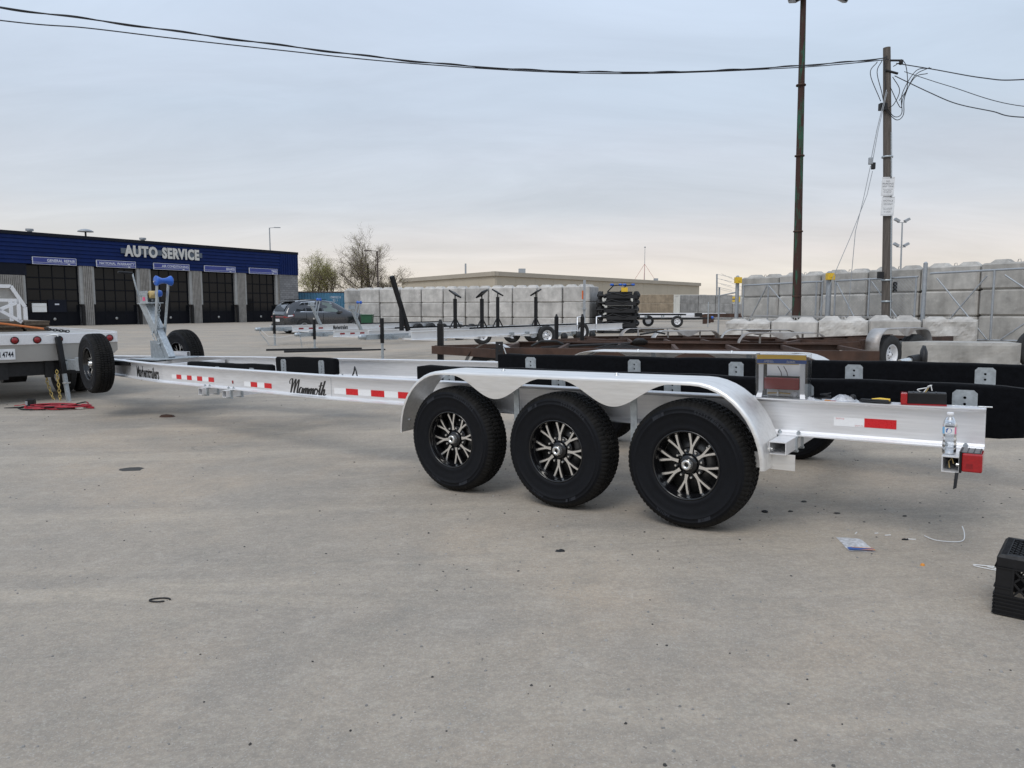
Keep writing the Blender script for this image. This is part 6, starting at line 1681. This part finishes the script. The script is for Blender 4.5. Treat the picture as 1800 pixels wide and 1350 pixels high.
# --- crimping tool
ct = thing('crimping_tool', 'crimping pliers with yellow and black grips lying on the rail', 'pliers', M=onrail(-.965,-.345))
MB().tube([(-.07,-.015,.012),(-.02,-.018,.014),(.02,-.006,.014)], [.011,.012,.007], 8).build('handle', YEL, ct)
MB().tube([(-.068,.018,.010),(-.02,.020,.011),(.02,.006,.012)], [.010,.011,.007], 8).build('handle', BLKPL, ct)
MB().tube([(-.07,.03,.006),(.0,.034,.006),(.06,.024,.006),(.08,.0,.006),(.055,-.03,.006),(-.05,-.036,.006),(-.075,.0,.006),(-.07,.03,.006)], .0055, 6).build('cord_loop', BLKPL, ct)
MB().box(.015,.075,-.012,.012,.008,.018).build('jaw', BLKM, ct, bevel=.003)
# --- bags and bits on the rail
def film(name, M_, w, h, label, seed, zamp=.02, m2=None):
    rs = random.Random(seed); n_ = 9; vs_ = []
    for j_ in range(n_+1):
        for i_ in range(n_+1):
            e_ = min(i_, n_-i_, j_, n_-j_)/(n_/2)
            vs_.append((w*(i_/n_-.5)+rs.uniform(-.1,.1)*w/n_, h*(j_/n_-.5)+rs.uniform(-.1,.1)*h/n_, .001+zamp*(e_**.6)*rs.uniform(.55,1.1)))
    m_ = MB(); m_.add(vs_, [(j_*(n_+1)+i_, j_*(n_+1)+i_+1, (j_+1)*(n_+1)+i_+1, (j_+1)*(n_+1)+i_) for j_ in range(n_) for i_ in range(n_)], 0, True)
    return m_
hbag = thing('hardware_bag', 'crumpled clear bag of fasteners on the rail beside the pliers', 'bag', M=onrail(-.80,-.365))
film('f', None, .135, .07, '', 4, .040).build('film', BAGM, hbag)
MB().lathe([(0,-.018),(.016,-.016),(.018,.014),(0,.016)],10,0,Matrix.Translation((-.045,0,.020))).build('fastener', BLKM, hbag)
MB().tube([(-.01,.01,.01),(-.03,.0,.018),(-.06,.01,.012)], .005, 6).build('fastener', BLKM, hbag)
for (u, y, lb, m2, k) in ((-.655,-.35,'black cable clip lying on the rail next to the package',BLKPL,0), (-.70,-.372,'coil of black wire on the rail between package and bag',BLKPL,1), (-.628,-.335,'clear bit of packaging by the foot of the package',BAGM,2)):
    if k == 0: o = MB().bar((-.03,0,.004),(.03,.01,.012),.008,.006).bar((.03,.01,.012),(.02,-.02,.018),.008,.006).build('cable_clip', m2, M=onrail(u,y))
    elif k == 1: o = MB().tube([(.028*math.cos(t*.5),.014*math.sin(t*.5),.008+.0016*t) for t in range(20)], .004, 5).build('wire_coil', m2, M=onrail(u,y))
    else: o = film('f', None, .05, .03, '', 8, .02).build('packaging_scrap', m2, M=onrail(u,y))
    tag(o, lb, ('clip','wire','packaging')[k])
sc_ = MB().box(-.03,.03,-.012,.012,.0,.002).box(-.03,.0,-.012,.012,.002,.0026,1).build('paper_slip', [AMBER, BLUP], M=onrail(-.735,-.335)); tag(sc_, 'small blue and orange paper slip on the rail', 'paper')
cw_ = MB().tube([(.06-.010*i_,.006*math.sin(i_*1.9),.004+.003*abs(math.cos(i_*1.3))) for i_ in range(13)], .0015, 4).tube([(-.06,-.01,.004),(-.12,-.005,.005)], .004, 5).build('lanyard', ZINC, M=onrail(-1.385,-.345)); tag(cw_, 'thin coiled wire lanyard at the tail end of the rail', 'wire')

# --- water bottle on the rear tube
bo = thing('water_bottle', 'clear plastic water bottle with blue and white label on the rear tube', 'bottle', M=TM @ Matrix.Translation((-1.338,-.150,.565)))
RX = Matrix.Rotation(PI/2,4,'X')
prof = [(.0,.002),(.026,.0),(.031,.006),(.0315,.03),(.0295,.036),(.0315,.042),(.0315,.055),(.0295,.060),(.0315,.066),(.0315,.080),(.0288,.086),(.0305,.094),(.0318,.104),(.0318,.142),(.0312,.150),(.027,.166),(.019,.182),(.0135,.190),(.0128,.200)]
MB().lathe([(r,-z) for r, z in prof], 28, 0, Matrix.Rotation(-PI/2,4,'X'), closed_ends=False).build('bottle_body', PET, bo)
MB().lathe([(r*.95,-z) for r, z in prof[1:16]]+[(.0,-.150)], 24, 0, Matrix.Rotation(-PI/2,4,'X')).build('water', clear('water',(.93,.95,.97),.03,.03), bo)
MB().lathe([(.0135,-.190),(.0158,-.191),(.0158,-.208),(.014,-.210),(0,-.210)], 20, 0, Matrix.Rotation(-PI/2,4,'X')).build('cap', WHITEP, bo)
lb_ = MB(); n_ = 48
for band, (a, b_) in enumerate(((0,1),)):
    for i_ in range(n_):
        t0, t1 = 2*PI*i_/n_, 2*PI*(i_+1)/n_; mi = 0
        ang = math.degrees(t0) % 360
        if 20 < ang < 48: mi = 1
        if 134 < ang < 156: mi = 2
        lb_.add([(.0325*math.cos(t0),.0325*math.sin(t0),.104),(.0325*math.cos(t1),.0325*math.sin(t1),.104),(.0325*math.cos(t1),.0325*math.sin(t1),.138),(.0325*math.cos(t0),.0325*math.sin(t0),.138)], [(0,1,2,3)], mi, True)
lbo = lb_.build('label_band', [WHITEP, mat('sky_blue_print',(.18,.48,.75),.4), mat('pink_print',(.75,.22,.33),.4)], bo)
ov = MB(); vs_ = []
for i_ in range(24):
    t = 2*PI*i_/24; a = R(88)+.42*math.cos(t); vs_.append((.0329*math.cos(a),.0329*math.sin(a),.121+.0135*math.sin(t)))
ov.add(vs_, [tuple(range(24))]); ov.build('label_oval', BLUP, lbo)
MB().add([(.0331*math.cos(R(88)+q*.3),.0331*math.sin(R(88)+q*.3),.1215+.003*s_) for q, s_ in ((-1,-1),(1,-1),(1,1),(-1,1))], [(0,1,2,3)]).build('label_print', WHITEP, lbo)

# --- black milk crate, upside down, cut by the right edge
cx_ = Vector((.77,-.63,0)).normalized(); cy_ = Vector((.635,.772,0)).normalized()
kr = thing('milk_crate', 'black plastic milk crate upside down at the right edge', 'crate', M=frame((2.060,3.050,zg(2.1,3.1)), cx_, cy_))
KW, KD, KH = .33, .325, .262
def kbar(mb, p, q, w=.010, h=.010): mb.bar(p, q, w, h, up=(.3,.5,.8))
for side in range(4):
    # side frame: o origin, a along, n outward
    o, a, n_, ln = (((0,0,0),(1,0,0),(0,-1,0),KW), ((KW,0,0),(0,1,0),(1,0,0),KD), ((KW,KD,0),(-1,0,0),(0,1,0),KW), ((0,KD,0),(0,-1,0),(-1,0,0),KD))[side]
    o, a, n_ = Vector(o), Vector(a), Vector(n_); Z = Vector((0,0,1))
    w_ = MB(); P_ = lambda s_, z, off=0: o+a*s_+Z*z+n_*off
    def slab(s0, s1, z0, z1, t=.008, off=0):
        p = [P_(s0,z0,off),P_(s1,z0,off),P_(s1,z1,off),P_(s0,z1,off)]; q = [v-n_*t for v in p]
        w_.add(p+q, [(0,1,2,3),(7,6,5,4),(0,4,5,1),(1,5,6,2),(2,6,7,3),(3,7,4,0)])
    slab(.004,ln-.004,.001,.090); slab(.004,.062,.090,KH-.012); slab(ln-.062,ln-.004,.090,KH-.012); slab(.062,ln-.062,.205,KH-.012)
    for z in (.004,.022,.038,.054,.070,.086): slab(.0,ln,z,z+.006,.006,.006)
    for z in (.118,.205): slab(.0,.062,z,z+.006,.006,.005); slab(ln-.062,ln,z,z+.006,.006,.005)
    slab(.0,ln,.205,.211,.006,.006); slab(.058,.066,.09,.205,.010,.004); slab(ln-.066,ln-.058,.09,.205,.010,.004)
    wl = w_.build('side_wall', BLKPL, kr)
    lt = MB(); s0, s1, z0, z1 = .064, ln-.064, .092, .204; st = .050
    for k in range(-4, 8):
        for sg in (1,-1):
            pa, pb = [], []
            t0 = s0+k*st; h_ = z1-z0
            u0, u1 = t0, t0+h_*.9
            f0 = max(0, (s0-u0)/(u1-u0)); f1 = min(1, (s1-u0)/(u1-u0))
            if f1 <= f0: continue
            za, zb_ = z0+f0*h_, z0+f1*h_
            if sg < 0: za, zb_ = z1-f0*h_, z1-f1*h_
            lt.bar(P_(u0+f0*(u1-u0), za, -.003), P_(u0+f1*(u1-u0), zb_, -.003), .007, .007, up=n_)
    stuff(lt.build('lattice', BLKPL, wl))
top = MB(); top.add([(0,0,KH-.014),(KW,0,KH-.014),(KW,KD,KH-.014),(0,KD,KH-.014),(.012,.012,KH),(KW-.012,.012,KH),(KW-.012,KD-.012,KH),(.012,KD-.012,KH),(.038,.038,KH),(KW-.038,.038,KH),(KW-.038,KD-.038,KH),(.038,KD-.038,KH),(.038,.038,KH-.012),(KW-.038,.038,KH-.012),(KW-.038,KD-.038,KH-.012),(.038,KD-.038,KH-.012)],
        [(a+i_, a+(i_+1) % 4, a+4+(i_+1) % 4, a+4+i_) for a in (0,4,8) for i_ in range(4)])
tpo = top.build('base_rim', BLKPL, kr)
gr = MB(); st = .036
for k in range(-8, 9):
    for sg in (1,-1):
        u0 = .038+k*st; L_ = KD-.076; f0 = max(0, (.038-u0)/L_); f1 = min(1, (KW-.038-u0)/L_)
        if f1 <= f0: continue
        ya, yb = .038+f0*L_, .038+f1*L_
        if sg < 0: ya, yb = KD-ya, KD-yb
        gr.bar((u0+f0*L_,ya,KH-.008),(u0+f1*L_,yb,KH-.008),.005,.008)
for i_ in range(14): gr.box(.014,.034,.03+.0195*i_,.037+.0195*i_,KH,KH+.0025)
stuff(gr.build('base_lattice', BLKPL, tpo))
MB().lathe([(0,0),(.030,0),(.030,.006),(.024,.009),(0,.009)],20,0,Matrix.Translation((KW*.5,-.004,.045))@Matrix.Rotation(PI,4,'Z')).build('round_boss', GALV_W, kr)

# --- litter on the ground
def gpt(x, y, dz=0): return (x, y, zg(x,y)+dz)
wl_ = MB().tube(smooth_path([gpt(2.330,4.067,.004),gpt(2.336,4.02,.004),gpt(2.352,3.985,.004),gpt(2.40,3.958,.004),gpt(2.455,3.950,.005),gpt(2.497,3.975,.01),gpt(2.53,4.03,.03),gpt(2.545,4.075,.05)], 6), .0028, 5).build('wire_offcut', WIREW); tag(wl_, 'curved white wire offcut lying on the concrete', 'wire')
w2_ = MB().tube(smooth_path([gpt(2.45,3.55,.004),gpt(2.38,3.585,.004),gpt(2.33,3.605,.004),gpt(2.318,3.598,.004),gpt(2.335,3.57,.004),gpt(2.40,3.51,.004),gpt(2.45,3.48,.004)], 6), .0028, 5).tube(smooth_path([gpt(2.372,3.575,.004),gpt(2.385,3.54,.008),gpt(2.42,3.50,.004),gpt(2.46,3.47,.004)],6), .0028, 5).build('wire_loop', WIREW); tag(w2_, 'looped white wire behind the milk crate', 'wire')
for i_, (x, y, a, l_) in enumerate(((1.985,4.155,.9,.016),(2.095,4.14,.2,.010),(2.14,4.10,.2,.018),(2.228,4.02,-.2,.024))):
    o = MB().cyl((-l_,0,.003),(l_,0,.003),.003,6).build('wire_snippet', WIREW, loc=gpt(x,y), rot=(0,0,a)); tag(o, 'tiny white wire snippet on the concrete, %s from the left' % ORD[i_], 'wire', 'white wire snippets')
zb_ = thing('zip_bag', 'empty clear zip bag with blue and orange print on the concrete', 'bag', (1.895,3.97,zg(1.9,3.95)), R(-8))
film('f', None, .135, .24, '', 12, .010).build('film', milky('zip_bag_film', .68), zb_)
MB().box(-.066,.066,-.118,-.078,.008,.0086).build('print_strip', BLUP, zb_)
MB().add([(-.02,-.1185,.0095),(.067,-.119,.0095),(.067,-.102,.0095)], [(0,1,2)]).add([(-.04,-.084,.0095),(.067,-.09,.0095),(.067,-.079,.0095),(-.05,-.077,.0095)], [(0,1,2,3)]).build('print_strip', AMBER, zb_)
def lump(name, x, y, sx, sy, h, m2, label, cat='debris', rot=0):
    m_ = MB(); rs = random.Random(int(x*100)); n_ = 9
    b_ = [(sx*rs.uniform(.75,1.15)*math.cos(2*PI*i_/n_), sy*rs.uniform(.75,1.15)*math.sin(2*PI*i_/n_), -.001) for i_ in range(n_)]
    t_ = [(p[0]*.72, p[1]*.72, h*rs.uniform(.7,1.2)) for p in b_]
    m_.add(b_+t_, [tuple(range(n_,2*n_))]+[(i_,(i_+1) % n_,n_+(i_+1) % n_,n_+i_) for i_ in range(n_)])
    tag(m_.build(name, m2, loc=gpt(x,y), rot=(0,0,rot)), label, cat)
lump('tar_lump', .27,4.008,.028,.018,.008,BLKM,'flat black tar lump on the concrete before the wheels')
lump('tar_lump', 2.195,4.02,.022,.010,.008,BLKPL,'small black scrap right of the zip bag')
lump('stone_chip', 2.08,3.63,.012,.010,.010,AMBER,'tiny orange crumb left of the milk crate')
lump('tar_lump', -3.365,6.445,.13,.09,.004,PEBBLED,'dark flat tar patch on the yard left of the front wheel')
lump('rag', -4.50,9.57,.11,.06,.03,RUST,'small brown rag on the concrete under the trailer nose')
lump('stone_chip', -.62,6.85,.03,.03,.03,BLKM,'black stone beside the front wheel')
for i_, (x, y, r_) in enumerate(((1.50,4.94,.025),(1.95,4.83,.016),(2.05,4.55,.018),(1.78,4.62,.014),(2.42,4.45,.013))):
    lump('tar_lump', x, y, r_*1.3, r_*.8, .007, PEBBLED, '%s dark crumb on the concrete between rear wheel and trailer tail' % ('flattened larger','small oval','medium round','tiny','farthest right')[i_])
wsh = MB().tube([gpt(-1.713+.05*math.cos(t*.45)*(1 if t < 11 else .95),3.469+.022*math.sin(t*.45),.005) for t in range(0,13)], .004, 6).build('wire_ring', BLKM); tag(wsh, 'thin dark bent wire ring on the concrete at lower left', 'wire')
wr = MB().lathe([(.012,0),(.020,0),(.020,.008),(.012,.008)],14,0,Matrix.Rotation(PI/2,4,'X'),closed_ends=False).build('washer', BLKM, loc=gpt(1.62,4.63)); tag(wr, 'small dark washer on the concrete under the tail', 'washer')

# --- jumper cables and battery tester on the ground under the coupler
jc = thing('jumper_cables', 'coiled red and black jumper cables lying under the trailer coupler', 'cable', (-6.45,10.42,zg(-6.4,10.4)))
rs_ = random.Random(5)
for k in range(9):
    m2 = REDC if k % 3 else BLKPL; a0 = rs_.uniform(0,6)
    pts = [(.30*math.cos(a0+t*.52)*rs_.uniform(.85,1.1)+.05*k-.25, .16*math.sin(a0+t*.52)*rs_.uniform(.8,1.15), .012+.009*(k % 5)+.01*rs_.random()) for t in range(12)]
    MB().tube(smooth_path(pts,4), .010, 5).build('cable', m2, jc)
for k in range(2): MB().tube(smooth_path([(.0,-.05+.1*k,.03),(.25,.02,.07),(.38,.05,.09),(.45,-.02,.03)],5), .010, 5).build('cable', (REDC,BLKPL)[k], jc)
for k, (x, y) in enumerate(((.36,-.10),(.47,-.04),(.40,.03))): MB().bar((x-.05,y,.03),(x+.05,y+.02,.02),.03,.025).build('clamp', (ZINC,REDC,BLKPL)[k], jc)
bx = thing('battery_tester', 'small black tester box with a screwdriver beside the jumper cables', 'tester', (-6.92,10.55,zg(-6.9,10.5)), .1)
MB().box(-.055,.055,-.04,.04,0,.125).build('housing', BLKPL, bx, bevel=.008)
MB().box(-.05,-.02,-.048,-.04,.02,.10).build('screen', GALV_W, bx)
MB().tube([(-.06,-.03,.01),(-.16,-.06,.012),(-.32,-.08,.010)], [.013,.012,.005], 6).build('probe', BLKPL, bx)
MB().tube([(-.06,.02,.05),(-.12,.0,.04),(-.22,-.01,.03)], .006, 5).build('probe', REDC, bx)
